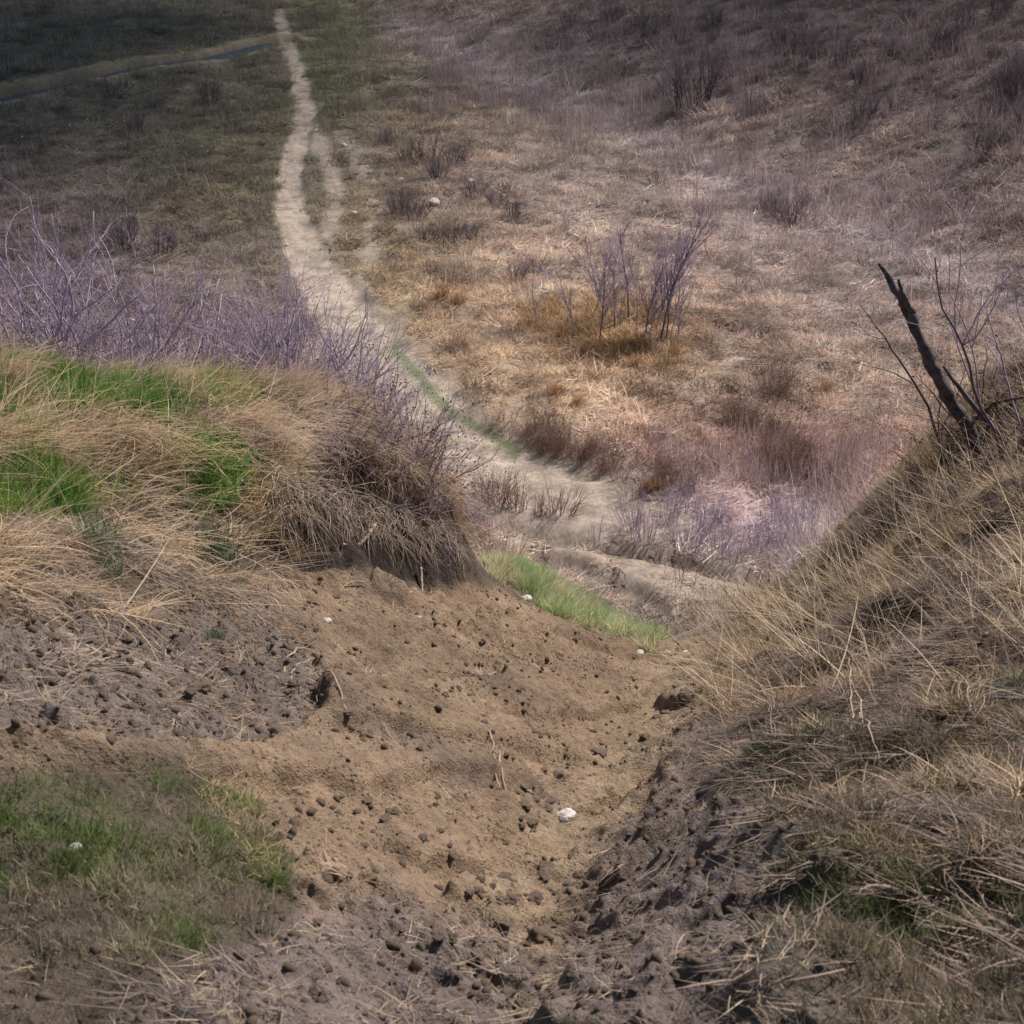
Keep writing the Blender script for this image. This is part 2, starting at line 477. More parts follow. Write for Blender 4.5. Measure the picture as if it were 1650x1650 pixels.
M_rootdark = mat_solid('thin_root', (.26, .19, .14), (.52, .42, .32), 30, .8, .3, .002)

# ------------------------------------------------------------------ object helpers
def tag(o, label=None, cat=None, group=None, kind=None):
    if label: o['label'] = label
    if cat: o['category'] = cat
    if group: o['group'] = group
    if kind: o['kind'] = kind
    return o

def mesh_np(name, V, faces_flat, loop_tot, mat, smooth=False):
    me = bpy.data.meshes.new(name)
    V = np.asarray(V, np.float32); faces_flat = np.asarray(faces_flat, np.int32); loop_tot = np.asarray(loop_tot, np.int32)
    me.vertices.add(len(V)); me.vertices.foreach_set('co', V.ravel())
    me.loops.add(len(faces_flat)); me.loops.foreach_set('vertex_index', faces_flat)
    me.polygons.add(len(loop_tot))
    ls = np.concatenate([[0], np.cumsum(loop_tot)[:-1]]).astype(np.int32)
    me.polygons.foreach_set('loop_start', ls); me.polygons.foreach_set('loop_total', loop_tot)
    me.polygons.foreach_set('use_smooth', np.full(len(loop_tot), smooth))
    me.update(calc_edges=True)
    if mat: me.materials.append(mat)
    return me

def link(name, me, parent=None):
    o = bpy.data.objects.new(name, me); COL.objects.link(o)
    if parent: o.parent = parent
    return o

def empty(name, loc=(0, 0, 0), rz=0, s=1):
    o = bpy.data.objects.new(name, None); COL.objects.link(o)
    o.empty_display_size = .1
    o.location = loc; o.rotation_euler = (0, 0, rz); o.scale = (s, s, s)
    return o

def copy_tree(o, parent=None):
    c = o.copy(); COL.objects.link(c); c.parent = parent
    for ch in list(o.children):
        copy_tree(ch, c)
    return c

# ------------------------------------------------------------------ THE GROUND: one sheet in rings round the hill top
ang_f = np.linspace(-24.5, 24.5, 640)
ang_s = np.concatenate([24.5 + 155.5 * (np.linspace(0, 1, 46)[1:]) ** 1.5])
ang = np.radians(np.concatenate([-ang_s[::-1][1:], ang_f, ang_s]))   # -180 excluded, closes onto +180
rad = np.concatenate([np.linspace(.02, 1.35, 12)[:-1], np.geomspace(1.35, 9.5, 520)[:-1], np.geomspace(9.5, 22, 60)[:-1],
                      np.geomspace(22, 150, 300)[:-1], np.geomspace(150, 4000, 40)])
AA, RR = np.meshgrid(ang, rad)
GX = (RR * np.sin(AA)).ravel(); GY = (RR * np.cos(AA)).ravel()
GZ0 = Z0(GX, GY)
Q = zones(GX, GY, GZ0)
GZ = GZ0 + micro(GX, GY, Q)
nr, na = AA.shape
i = np.arange(nr - 1)[:, None]; j = np.arange(na)[None, :]
jn = (j + 1) % na
quad = np.stack([(i * na + j) + 0 * jn, i * na + jn, (i + 1) * na + jn, (i + 1) * na + j + 0 * jn], -1).reshape(-1, 4)
me = mesh_np('ground', np.stack([GX, GY, GZ], -1), quad.ravel(), np.full(len(quad), 4), M_ground, True)
base = vegcol(Q['u'], Q['v']) * 0.95
out_ = (~np.isfinite(proj(GX, GY, GZ0)[0])) 
base[out_] = (.2, .16, .11)
mott = 1 + .45 * fbm(GX / 1.6, GY / 1.6, 4, 101)
base = base * np.clip(mott, .5, 1.5)[:, None]
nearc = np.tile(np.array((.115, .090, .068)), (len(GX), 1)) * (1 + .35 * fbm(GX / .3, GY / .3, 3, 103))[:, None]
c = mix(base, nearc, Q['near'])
soilc = np.tile(np.array((.278, .196, .130)), (len(GX), 1))
wet = np.clip(fbm(GX / .7, GY / .5, 4, 107) + .25 * fbm(GX / .1, GY / .1, 2, 109), -1, 1)
soilc = soilc * (1 + .30 * wet)[:, None]
soilc = mix(soilc, (.17, .125, .10), .55 * sstep(.12, .45, fbm(GX / .5 + 3, GY / .35, 4, 113)))
soilc = mix(soilc, (.335, .245, .160), .65 * Q['floor'])
c = mix(c, soilc, Q['soil'])
c = mix(c, (.205, .165, .142), Q['clump'] * .85)
c = mix(c, (.185, .150, .140), Q['rslope'] * .85)  # grey loose earth; shade of the right wall and front edge darkens its colour
c = mix(c, (.05, .038, .034), Q['shaded_humus'] * .95)  # dark cut earth, with shade from the overhanging turf mixed into the colour
c = mix(c, (.14, .115, .085), Q['brgr'] * .6)
c = mix(c, (.11, .10, .06), Q['blgr'] * .6)
pc = np.tile(np.array((.46, .375, .295)), (len(GX), 1)) * (1 + .25 * fbm(GX / 1.2, GY / 1.2, 4, 117) + .22 * fbm(GX / .3, GY / .3, 3, 118) - .25 * sstep(.1, .3, fbm(GX / .6, GY / .6, 3, 119)))[:, None]
c = mix(c, pc, Q['path'] * .95)
c = mix(c, pc * .85, Q['path2'])
c = mix(c, (.42, .34, .265), Q['flat'] * .8)
c = mix(c, (.46, .40, .39), Q['band'] * .8)
c = mix(c, (.36, .28, .21), Q['track'] * .4)
c = mix(c, (.15, .12, .10), Q['rut'] * .5)
c = mix(c, (.12, .17, .06), Q['pgreen'] * .7)
dcr = polydist(GX, GY, CR)[0]
c = mix(c, (.34, .27, .17), Q['far'] * np.exp(-((dcr - 2.4) / .8) ** 2) * .8)
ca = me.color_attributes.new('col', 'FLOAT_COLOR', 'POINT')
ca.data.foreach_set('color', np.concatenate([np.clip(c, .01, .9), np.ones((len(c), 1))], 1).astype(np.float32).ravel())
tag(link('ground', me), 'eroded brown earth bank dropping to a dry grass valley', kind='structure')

# creek bed water in the far valley
V = []; 
for p in CR:
    V.append(p)
V = np.array(V); dl = np.gradient(V, axis=0); dl /= np.linalg.norm(dl, axis=1)[:, None]; nn = np.stack([-dl[:, 1], dl[:, 0]], 1)
vs = np.concatenate([np.c_[V + nn * 1.15, np.full(len(V), -14.55)], np.c_[V - nn * 1.15, np.full(len(V), -14.55)]])
k = len(V); fs = [[a_, a_ + 1, k + a_ + 1, k + a_][::-1] for a_ in range(k - 1)]
mw, tw, ow = new_mat('creek_water'); bw = N(tw, 'ShaderNodeBsdfPrincipled'); bw.inputs['Base Color'].default_value = (.02, .025, .035, 1); bw.inputs['Roughness'].default_value = .5; bw.inputs['Specular IOR Level'].default_value = .2
nw = N(tw, 'ShaderNodeTexNoise'); nw.inputs['Scale'].default_value = 3; bpw = N(tw, 'ShaderNodeBump'); bpw.inputs['Distance'].default_value = .05
tw.links.new(nw.outputs[0], bpw.inputs['Height']); tw.links.new(bpw.outputs[0], bw.inputs['Normal']); tw.links.new(bw.outputs[0], ow.inputs[0])
tag(link('water', mesh_np('water', vs, np.array(fs).ravel(), np.full(k - 1, 4), mw)), 'narrow dark creek crossing the far valley floor', kind='structure')

# ------------------------------------------------------------------ added clouds, out of view: placed overhead to darken the far ends of the valley
def added_cloud(gx, gy, gz, H, rx, ry, rot, seed):
    V = []; F = []; T = []
    nu, nv = 64, 32
    for a_ in range(nv + 1):
        th = math.pi * a_ / nv
        for b_ in range(nu):
            ph = 2 * math.pi * b_ / nu
            d = Vector((math.sin(th) * math.cos(ph), math.sin(th) * math.sin(ph), math.cos(th)))
            k_ = 1 + .28 * mnoise.noise(d * 1.8 + Vector((seed, 0, 0))) + .16 * mnoise.noise(d * 4.5 + Vector((0, seed, 0))) + .07 * mnoise.noise(d * 11)
            V.append((d.x * rx * k_, d.y * ry * k_, d.z * min(rx, ry) * .45 * k_ * (1 if d.z > 0 else .35)))
    for a_ in range(nv):
        for b_ in range(nu):
            b2 = (b_ + 1) % nu
            F += [a_ * nu + b_, (a_ + 1) * nu + b_, (a_ + 1) * nu + b2, a_ * nu + b2]; T.append(4)
    o = link('added_cloud', mesh_np('added_cloud', V, F, T, M_added_cloud, True))
    f = (H - gz) / sdir.z
    o.location = (gx + sdir.x * f, gy + sdir.y * f, H); o.rotation_euler = (0, 0, rot)
    tag(o, 'added unseen cumulus placed to shade the far valley', kind='structure')
M_added_cloud, tcl, ocl = new_mat('added_cloud_white')
bcl = N(tcl, 'ShaderNodeBsdfDiffuse'); bcl.inputs[0].default_value = (.9, .9, .9, 1)
tcl2 = N(tcl, 'ShaderNodeBsdfTranslucent'); tcl2.inputs[0].default_value = (.5, .5, .52, 1)
mcl = N(tcl, 'ShaderNodeMixShader'); mcl.inputs[0].default_value = .3
tcl.links.new(bcl.outputs[0], mcl.inputs[1]); tcl.links.new(tcl2.outputs[0], mcl.inputs[2]); tcl.links.new(mcl.outputs[0], ocl.inputs[0])
for args in ((72, 114, -2, 1800, 74, 46, R(-58), 3.0), (-58, 104, -14, 2400, 46, 66, R(-20), 8.0)):
    added_cloud(*args)

# ------------------------------------------------------------------ ray hits on the real ground
TT = np.concatenate([np.geomspace(1.2, 12, 260)[:-1], np.geomspace(12, 400, 420)])
_hit_cache = {}
def hits(UV):
    UV = np.array(UV, float)
    d = ray(UV[:, 0], UV[:, 1])
    P = d[:, None, :] * TT[None, :, None]
    z = Z0(P[..., 0].ravel(), P[..., 1].ravel()).reshape(P.shape[:2])
    below = P[..., 2] < z
    idx = np.argmax(below, 1); idx = np.maximum(idx, 1)
    out = []
    for r_, i_ in enumerate(idx):
        a0 = P[r_, i_ - 1, 2] - z[r_, i_ - 1]; a1 = P[r_, i_, 2] - z[r_, i_]
        f = a0 / (a0 - a1) if a0 != a1 else 0
        p = P[r_, i_ - 1] * (1 - f) + P[r_, i_] * f
        out.append(p)
    out = np.array(out)
    out[:, 2] = groundZ(out[:, 0], out[:, 1])
    return out
def hit(u, v):
    return hits([(u, v)])[0]

def normals(x, y, e=.06):
    zx = (Z0(x + e, y) - Z0(x - e, y)) / (2 * e); zy = (Z0(x, y + e) - Z0(x, y - e)) / (2 * e)
    n = np.stack([-zx, -zy, np.ones_like(zx)], -1)
    return n / np.linalg.norm(n, axis=1)[:, None]

# ------------------------------------------------------------------ grass prototypes
def blades(n, lmin, lmax, wid, spread, tilt, azs, droop, seg=4, jit=.35, taper=1.0):
    """n blades leaning towards +X within +-azs; tilt = (min,max) from upright; droop = bend along the blade"""
    V = []; F = []; T = []
    b = 0
    for k_ in range(n):
        l = random.uniform(lmin, lmax); az = random.uniform(-azs, azs)
        th = random.uniform(*tilt); dr = random.uniform(*droop)
        r_ = spread * math.sqrt(random.random()); ph = random.uniform(0, 2 * math.pi)
        p = Vector((r_ * math.cos(ph), r_ * math.sin(ph), -.01))
        wd = wid * random.uniform(.6, 1.3); rows = []
        tw = random.uniform(-.9, .9); kink = random.uniform(-jit, jit)
        for s in range(seg + 1):
            f = s / seg
            d = Vector((math.sin(th) * math.cos(az), math.sin(th) * math.sin(az), math.cos(th)))
            side = d.cross(Vector((0, 0, 1))) if abs(d.z) < .98 else Vector((1, 0, 0))
            side.normalize(); side = Matrix.Rotation(tw, 3, d) @ side
            ww = wd * (1 - .85 * f * taper) * (.7 if s == 0 else 1)
            if s < seg:
                V += [tuple(p - side * ww / 2), tuple(p + side * ww / 2)]; rows.append(2)
            else:
                V.append(tuple(p)); rows.append(1)
            p = p + d * l / seg
            th += dr / seg; az += kink / seg
        for s in range(seg - 1):
            q_ = b + 2 * s
            F += [q_, q_ + 1, q_ + 3, q_ + 2]; T.append(4)
        q_ = b + 2 * (seg - 1)
        F += [q_, q_ + 1, q_ + 2]; T.append(3)
        b += 2 * seg + 1
    return V, F, T

PROTO = bpy.data.collections.new('prototypes')          # never linked to the scene: only the source of the instanced grass
def proto_set(name, count, mat, *a, **k_):
    c_ = bpy.data.collections.new(name)
    for i_ in range(count):
        o = bpy.data.objects.new('%s_blades' % name, mesh_np(name, *blades(*a, **k_), mat))
        c_.objects.link(o)
    return c_

def eul(Rm):
    sy = -Rm[:, 2, 0]; sy = np.clip(sy, -1, 1)
    return np.stack([np.arctan2(Rm[:, 2, 1], Rm[:, 2, 2]), np.arcsin(sy), np.arctan2(Rm[:, 1, 0], Rm[:, 0, 0])], -1)

def rot_from(nrm, az, follow=.7):
    up = nrm * follow + np.array((0, 0, 1.)) * (1 - follow); up /= np.linalg.norm(up, axis=1)[:, None]
    xh = np.stack([np.cos(az), np.sin(az), 0 * az], -1)
    xa = xh - up * (xh * up).sum(1)[:, None]; xa /= np.linalg.norm(xa, axis=1)[:, None]
    ya = np.cross(up, xa)
    return eul(np.stack([xa, ya, up], -1))

def scatter(name, coll, P, rot, sc, tint, label, cat):
    """ground cover: one object, clumps set on its points"""
    me = bpy.data.meshes.new(name)
    me.vertices.add(len(P)); me.vertices.foreach_set('co', P.astype(np.float32).ravel())
    a = me.attributes.new('rot', 'FLOAT_VECTOR', 'POINT'); a.data.foreach_set('vector', rot.astype(np.float32).ravel())
    a = me.attributes.new('sc', 'FLOAT', 'POINT'); a.data.foreach_set('value', sc.astype(np.float32))
    a = me.attributes.new('tint', 'FLOAT_COLOR', 'POINT'); a.data.foreach_set('color', np.c_[tint, np.ones(len(P))].astype(np.float32).ravel())
    a = me.attributes.new('pick', 'INT', 'POINT'); a.data.foreach_set('value', rng.integers(0, 1000, len(P)).astype(np.int32))
    o = link(name, me)
    g = bpy.data.node_groups.new(name, 'GeometryNodeTree')
    g.interface.new_socket('Geometry', in_out='INPUT', socket_type='NodeSocketGeometry')
    g.interface.new_socket('Geometry', in_out='OUTPUT', socket_type='NodeSocketGeometry')
    gi = g.nodes.new('NodeGroupInput'); go = g.nodes.new('NodeGroupOutput')
    mp = g.nodes.new('GeometryNodeMeshToPoints')
    ip = g.nodes.new('GeometryNodeInstanceOnPoints'); ci = g.nodes.new('GeometryNodeCollectionInfo')
    ci.inputs['Collection'].default_value = coll; ci.inputs['Separate Children'].default_value = True; ci.inputs['Reset Children'].default_value = True
    ip.inputs['Pick Instance'].default_value = True
    def na_(nm, ty):
        n = g.nodes.new('GeometryNodeInputNamedAttribute'); n.data_type = ty; n.inputs['Name'].default_value = nm
        return [s for s in n.outputs if s.enabled and s.name == 'Attribute'][0]
    L = g.links.new
    L(gi.outputs[0], mp.inputs['Mesh']); L(mp.outputs[0], ip.inputs['Points']); L(ci.outputs[0], ip.inputs['Instance'])
    L(na_('rot', 'FLOAT_VECTOR'), ip.inputs['Rotation']); L(na_('sc', 'FLOAT'), ip.inputs['Scale']); L(na_('pick', 'INT'), ip.inputs['Instance Index'])
    L(ip.outputs[0], go.inputs[0])
    md = o.modifiers.new('grass', 'NODES'); md.node_group = g
    tag(o, label, cat, None, 'stuff')
    return o

def samp_near(n, x0=-3.2, x1=4.6, y0=.9, y1=10.0):
    x = rng.uniform(x0, x1, n); y = rng.uniform(y0, y1, n)
    # keep only what the view (and a step beside it) can see
    m = (np.abs(x) < .47 * y + .5) & (y < edgeY(x) + 1.5)
    x = x[m]; y = y[m]
    z = Z0(x, y); q = zones(x, y, z)
    return x, y, z + micro(x, y, q), q

def bake(name, coll, prob, az_mean, az_sd, sc, tintf, n, follow, label, cat, pts_=None):
    x, y, z, q = pts_ if pts_ is not None else samp_near(n)
    keep = rng.random(len(x)) < prob(x, y, q)
    x, y, z = x[keep], y[keep], z[keep]; q = {k_: v_[keep] for k_, v_ in q.items()}
    am = az_mean(x, y, q) if callable(az_mean) else np.full(len(x), az_mean)
    az = am + rng.normal(0, az_sd, len(x))
    s = rng.uniform(sc[0], sc[1], len(x)) 
    nr_ = normals(x, y)
    t_ = tintf(x, y, q)
    v_ = rng.normal(1, .16, len(x))[:, None] * (1 + .3 * fbm(x / .25, y / .25, 3, 201))[:, None]
    t_ = np.clip(t_ * v_, .01, .95)
    return scatter(name, coll, np.stack([x, y, z], -1), rot_from(nr_, az, follow), s, t_, label, cat)

def flat(c_):
    return lambda x, y, q: np.tile(np.array(c_, float), (len(x), 1))

# prototypes
C_drape = proto_set('drape', 8, M_veg, 20, .14, .40, .0044, .07, (R(35), R(88)), R(48), (R(5), R(80)), 5, .9)
C_litter = proto_set('litter', 6, M_veg, 20, .05, .20, .0042, .07, (R(70), R(92)), R(75), (R(-15), R(20)), 4, .8)
C_wild = proto_set('wild', 10, M_veg, 13, .04, .19, .0052, .06, (R(25), R(92)), R(150), (R(-25), R(55)), 5, 2.0)
C_short = proto_set('short', 6, M_veg, 26, .03, .085, .0040, .045, (R(2), R(50)), R(180), (R(0), R(45)), 3)
C_green = proto_set('green', 5, M_veg, 34, .06, .17, .0050, .055, (R(2), R(40)), R(180), (R(5), R(55)), 4)
C_stalk = proto_set('stalk', 6, M_veg, 3, .25, .65, .0042, .03, (R(15), R(70)), R(60), (R(-10), R(35)), 5, .5, taper=.7)
C_valley = proto_set('valley', 8, M_veg, 34, .14, .42, .020, .28, (R(20), R(85)), R(180), (R(0), R(45)), 3, .5)
C_mat = proto_set('mat', 6, M_veg, 30, .15, .50, .028, .38, (R(60), R(90)), R(70), (R(-5), R(25)), 3, .5)
C_stem = proto_set('stem', 6, M_veg, 14, .35, .95, .013, .30, (R(0), R(30)), R(180), (R(-8), R(15)), 4, .3, taper=.6)

STRAWN = (.60, .46, .30); PALE = (.52, .43, .33); BROWN = (.30, .21, .14); GREY = (.30, .26, .22)
def lb_mask(q):   # grassed top of the left bank
    return q['near'] * inpoly(q['u'], q['v'], [(-400,560),(600,560),(720,720),(750,850),(640,780),(520,735),(440,800),(430,930),(300,1010),(150,1000),(-400,1030)], 20)
def rb_mask(q):
    return q['near2'] * inpoly(q['u'], q['v'], [(1130,1180),(1150,1090),(1165,1010),(1200,960),(1280,890),(1400,760),(1480,640),(1600,500),(2100,400),(2100,1480),(1500,1430),(1250,1300)], 30)

base_pts = samp_near(125000)
def two(c1, c2, sc_, seed):
    def f(x, y, q):
        t = sstep(-.25, .25, fbm(x / sc_, y / sc_, 3, seed))
        return mix(np.tile(np.array(c1, float), (len(x), 1)), c2, t)
    return f
# dead grass combed over the left bank
bake('dry_grass', C_drape, lambda x, y, q: lb_mask(q) * (1 - .75 * q['green']) * (1 - .85 * inpoly(q['u'], q['v'], [(-400,770),(240,780),(330,830),(430,900),(440,1040),(-400,1040)], 35)) * (1 - .97 * q['shaded_humus']) * 1.1 * (.12 - .10 * sstep(480, 600, q['u']) + .34 * sstep(-.2 + .2 * sstep(480, 600, q['u']), .15 + .15 * sstep(480, 600, q['u']), fbm(x / .18, y / .18, 2, 298))),
     lambda x, y, q: R(-10) - R(30) * sstep(380, 620, q['u']) * sstep(690, 800, q['v']) + 1.6 * fbm(x / .3, y / .3, 2, 299), .5, (.45, 1.05),
     two(STRAWN, (.46, .36, .28), .3, 301), 0, .8, 'long pale dead grass hanging over the lip of the left bank', 'grass', base_pts)
bake('dead_grass_litter', C_litter, lambda x, y, q: (1 - q['shaded_humus']) * np.clip(lb_mask(q) * .22 + .07 * q['clump'] + .05 * q['soil'] * (q['v'] < 1000) * (q['u'] < 520), 0, 1),
     R(-10), .9, (.6, 1.1), two(BROWN, (.40, .32, .26), .3, 303), 0, .9, 'flattened brown grass litter on the crumbled left bank', 'grass', base_pts)
# right bank
bake('tangled_grass', C_wild, lambda x, y, q: rb_mask(q) * (.06 + .40 * sstep(-.15, .2, fbm(x / .2, y / .2, 2, 297))), lambda x, y, q: R(140) + 2.5 * fbm(x / .3, y / .3, 2, 296), .7, (.45, 1.0),
     two((.50, .375, .25), (.26, .20, .17), .22, 305), 0, .8, 'tangled golden brown dead grass covering the right bank', 'grass', base_pts)
bake('matted_grass', C_litter, lambda x, y, q: np.clip(rb_mask(q) * .35 + .16 * q['brgr'] * (1 - q['soil']) + .05 * q['rslope'], 0, 1), R(150), 1.0, (.5, 1.0),
     two((.34, .265, .21), (.18, .145, .13), .2, 307), 0, .9, 'matted grey brown grass lying on the right bank', 'grass', base_pts)
bake('tall_dry_stalks', C_stalk, lambda x, y, q: (rb_mask(q) * .03 * (q['v'] < 1150) + lb_mask(q) * .022), lambda x, y, q: np.where(x > 0, R(125), R(15)), .9, (.5, 1.0),
     two((.60, .50, .36), (.45, .34, .22), .3, 309), 0, .4, 'single tall bleached grass stalks standing out of the banks', 'grass', base_pts)
# short turf bottom left and bottom right
bake('short_turf', C_short, lambda x, y, q: np.clip(q['blgr'] * (.35 + .65 * sstep(-.2, .12, fbm(x / .16, y / .16, 3, 295))), 0, 1), 0, 3.14, (.3, .8),
     lambda x, y, q: mix(np.tile(np.array((.15, .21, .065)), (len(x), 1)), (.28, .23, .17), sstep(-.30, .30, fbm(x / .18, y / .18, 3, 311) + .0022 * (q['v'] - 1420))),
     0, .8, 'short green turf on the ledge at the lower left', 'grass', base_pts)
bake('turf_fringe', C_wild, lambda x, y, q: .6 * inpoly(q['u'], q['v'], [(300,1240),(420,1300),(480,1420),(430,1440),(370,1340),(280,1270)], 10) * q['near'], R(20), 1.2, (.25, .5),
     flat((.48, .37, .22)), 0, .8, 'straw coloured fringe along the edge of the green turf', 'grass', base_pts)
bake('grey_green_turf', C_short, lambda x, y, q: q['brgr'] * .5 * (1 - q['soil']) * (1 - .8 * q['rslope']), 0, 3.14, (.5, 1.0),
     two((.11, .135, .055), (.21, .18, .12), .35, 313), 0, .8, 'sparse grey green turf on the lower right bank', 'grass', base_pts)
bake('fresh_grass', C_green, lambda x, y, q: q['green'] * (.10 + .60 * sstep(-.08, .16, fbm(x / .17, y / .17, 2, 290))), R(10), 3.14, (.6, 1.15),
     two((.085, .20, .03), (.20, .31, .06), .1, 315), 0, .5, 'bright green new grass showing through the straw on the left bank', 'grass', base_pts)
lp = samp_near(60000, -.2, 1.3, 7.0, 9.2)
bake('lip_straw', C_wild, lambda x, y, q: q['lipg'] * .22, R(-30), 1.2, (.3, .75), flat((.50, .42, .28)), 0, .4, 'straw coloured grass mixed into the green strip on the lip', 'grass', lp)
bake('pale_green_grass', C_green, lambda x, y, q: q['lipg'] * .34 * (.05 + .95 * sstep(-.15, .2, fbm(x / .12, y / .12, 2, 293))), 0, 3.14, (.35, 1.15),
     two((.36, .47, .22), (.60, .58, .38), .1, 317), 0, .3, 'pale green grass strip along the far lip of the bare slope', 'grass', lp)
bake('sparse_blades', C_litter, lambda x, y, q: .018 * q['soil'] + .05 * q['clump'] + .03 * q['rslope'] + .03 * (q['near'] * (q['v'] > 1480)), 0, 3.14, (.3, .7),
     flat((.42, .34, .25)), 0, .9, 'odd dry blades lying on the bare earth', 'grass', base_pts)

# -------- valley cover
def samp_far(n, y0=14., y1=230., p=1.35):
    # distance distribution that thins out with distance
    a = rng.random(n)
    y = (y0 ** (2 - p) + a * (y1 ** (2 - p) - y0 ** (2 - p))) ** (1 / (2 - p))
    x = rng.uniform(-.46, .46, n) * y + rng.uniform(-1, 1, n)
    m = y > edgeY(x) + 2.5
    x, y = x[m], y[m]; z = Z0(x, y); q = zones(x, y, z)
    return x, y, z + micro(x, y, q), q
fp = samp_far(105000)
def far_open(q):
    return q['far'] * (1 - q['pathx']) * (1 - np.clip(1.5 * q['path2'], 0, .95)) * (1 - .55 * q['rut']) * (1 - .4 * q['track']) * (1 - .55 * q['flat'])
def creek(x, y):
    return sstep(1.8, 4.2, polydist(x, y, CR)[0])
def fartint(boost=1.0, pink=(1, 1, 1)):
    def f(x, y, q):
        c_ = vegcol(q['u'], q['v']) * 1.12 * boost * np.array(pink)
        c_ = mix(c_, (.50, .43, .43), q['band'] * .8)
        c_ = mix(c_, (.46, .38, .29), q['flat'] * .6)
        c_ = mix(c_, (.17, .24, .07), q['pgreen'] * .8)
        pt = fbm(x / 2.6, y / 2.6, 3, 331)
        return c_ * np.clip(1 + .75 * pt + .5 * fbm(x / .7, y / .7, 2, 333), .4, 1.7)[:, None]
    return f
def fs(x, y):
    return None
def bake_far(name, coll, prob, sc, tf, azf, sd, follow, label, n=None, pts_=None, grow=.012):
    x, y, z, q = pts_ if pts_ is not None else samp_far(n)
    keep = rng.random(len(x)) < prob(x, y, q)
    x, y, z = x[keep], y[keep], z[keep]; q = {k_: v_[keep] for k_, v_ in q.items()}
    az = azf + rng.normal(0, sd, len(x))
    s = rng.uniform(sc[0], sc[1], len(x)) * (1 + grow * np.maximum(y - 25, 0)) * np.where(rng.random(len(x)) < .05, rng.uniform(1.3, 2.0, len(x)), 1)
    t_ = np.clip(tf(x, y, q) * rng.normal(1, .26, len(x)).clip(.4, 1.7)[:, None], .008, .9)
    return scatter(name, coll, np.stack([x, y, z], -1), rot_from(normals(x, y, .4), az, follow), s, t_, label, 'grass')

def clumpy(x, y, s=1.4, seed=341):
    return sstep(-.22, .18, fbm(x / s, y / s, 3, seed))
bake_far('meadow_grass', C_valley, lambda x, y, q: far_open(q) * creek(x, y) * (.08 + .85 * clumpy(x, y)) * .55, (.55, 1.15), fartint(1.5, (1.0, 1.0, 1.0)), 0, 3.14, .5,
         'clumpy dead meadow grass covering the valley', pts_=fp)
bake_far('flattened_grass', C_mat, lambda x, y, q: far_open(q) * creek(x, y) * .5, (.5, 1.0), fartint(1.65, (1.0, 1.0, 1.02)), R(-25), .7, .9,
         'pale flattened grass lying across the valley floor', pts_=fp)
bake_far('violet_stems', C_stem, lambda x, y, q: far_open(q) * creek(x, y) * np.clip(
            1.0 * inpoly(q['u'], q['v'], [(880,780),(1100,720),(1450,700),(1450,950),(1250,930),(1080,900),(900,860)], 50)
          + .55 * inpoly(q['u'], q['v'], [(700,60),(1000,130),(1300,300),(1560,420),(1560,520),(1300,420),(1000,280),(700,170)], 50)
          + .35 * inpoly(q['u'], q['v'], [(900,40),(1700,40),(1700,400),(1500,380),(1200,260),(950,130)], 50)
          + .6 * inpoly(q['u'], q['v'], [(640,770),(800,760),(830,900),(700,860)], 25)
          + .10, 0, 1) * clumpy(x, y, 2.2, 351) * .9, (.45, 1.0),
         lambda x, y, q: mix(vegcol(q['u'], q['v']), (.40, .32, .36), .45) * 1.15, 0, 3.14, .1,
         'thin violet grey dead stems standing in the meadow', pts_=fp)
bake_far('orange_grass', C_valley, lambda x, y, q: q['far'] * np.clip(
            inpoly(q['u'], q['v'], [(850,510),(900,490),(1060,490),(1110,550),(1090,585),(1000,580),(930,575),(860,540)], 30) * .35 * sstep(-.2, .2, fbm(x / 1.1, y / 1.1, 3, 294))
           , 0, 1), (.7, 1.5),
         lambda x, y, q: np.tile(np.array((.46, .32, .18)), (len(x), 1)) * (1 + .5 * fbm(x / .8, y / .8, 2, 361))[:, None], 0, 3.14, .3,
         'orange dead grass around the slender saplings', pts_=samp_far(160000, 34, 60, 1.0), grow=0)

# ------------------------------------------------------------------ woody plants
def tubes(lines, sides=4):
    V = []; F = []; T = []; b = 0
    for P, Rr in lines:
        n = len(P)
        for k_ in range(n):
            d = (P[min(k_ + 1, n - 1)] - P[max(k_ - 1, 0)])
            if d.length < 1e-9: d = Vector((0, 0, 1))
            d.normalize()
            a = d.cross(Vector((.31, .95, .12))); a.normalize(); c_ = d.cross(a)
            for s in range(sides):
                an = 2 * math.pi * s / sides
                V.append(tuple(P[k_] + (a * math.cos(an) + c_ * math.sin(an)) * Rr[k_]))
        for k_ in range(n - 1):
            for s in range(sides):
                s2 = (s + 1) % sides
                F += [b + k_ * sides + s, b + k_ * sides + s2, b + (k_ + 1) * sides + s2, b + (k_ + 1) * sides + s]; T.append(4)
        F += [b + (n - 1) * sides + s for s in range(sides)]; T.append(sides)
        b += n * sides
    return V, F, T

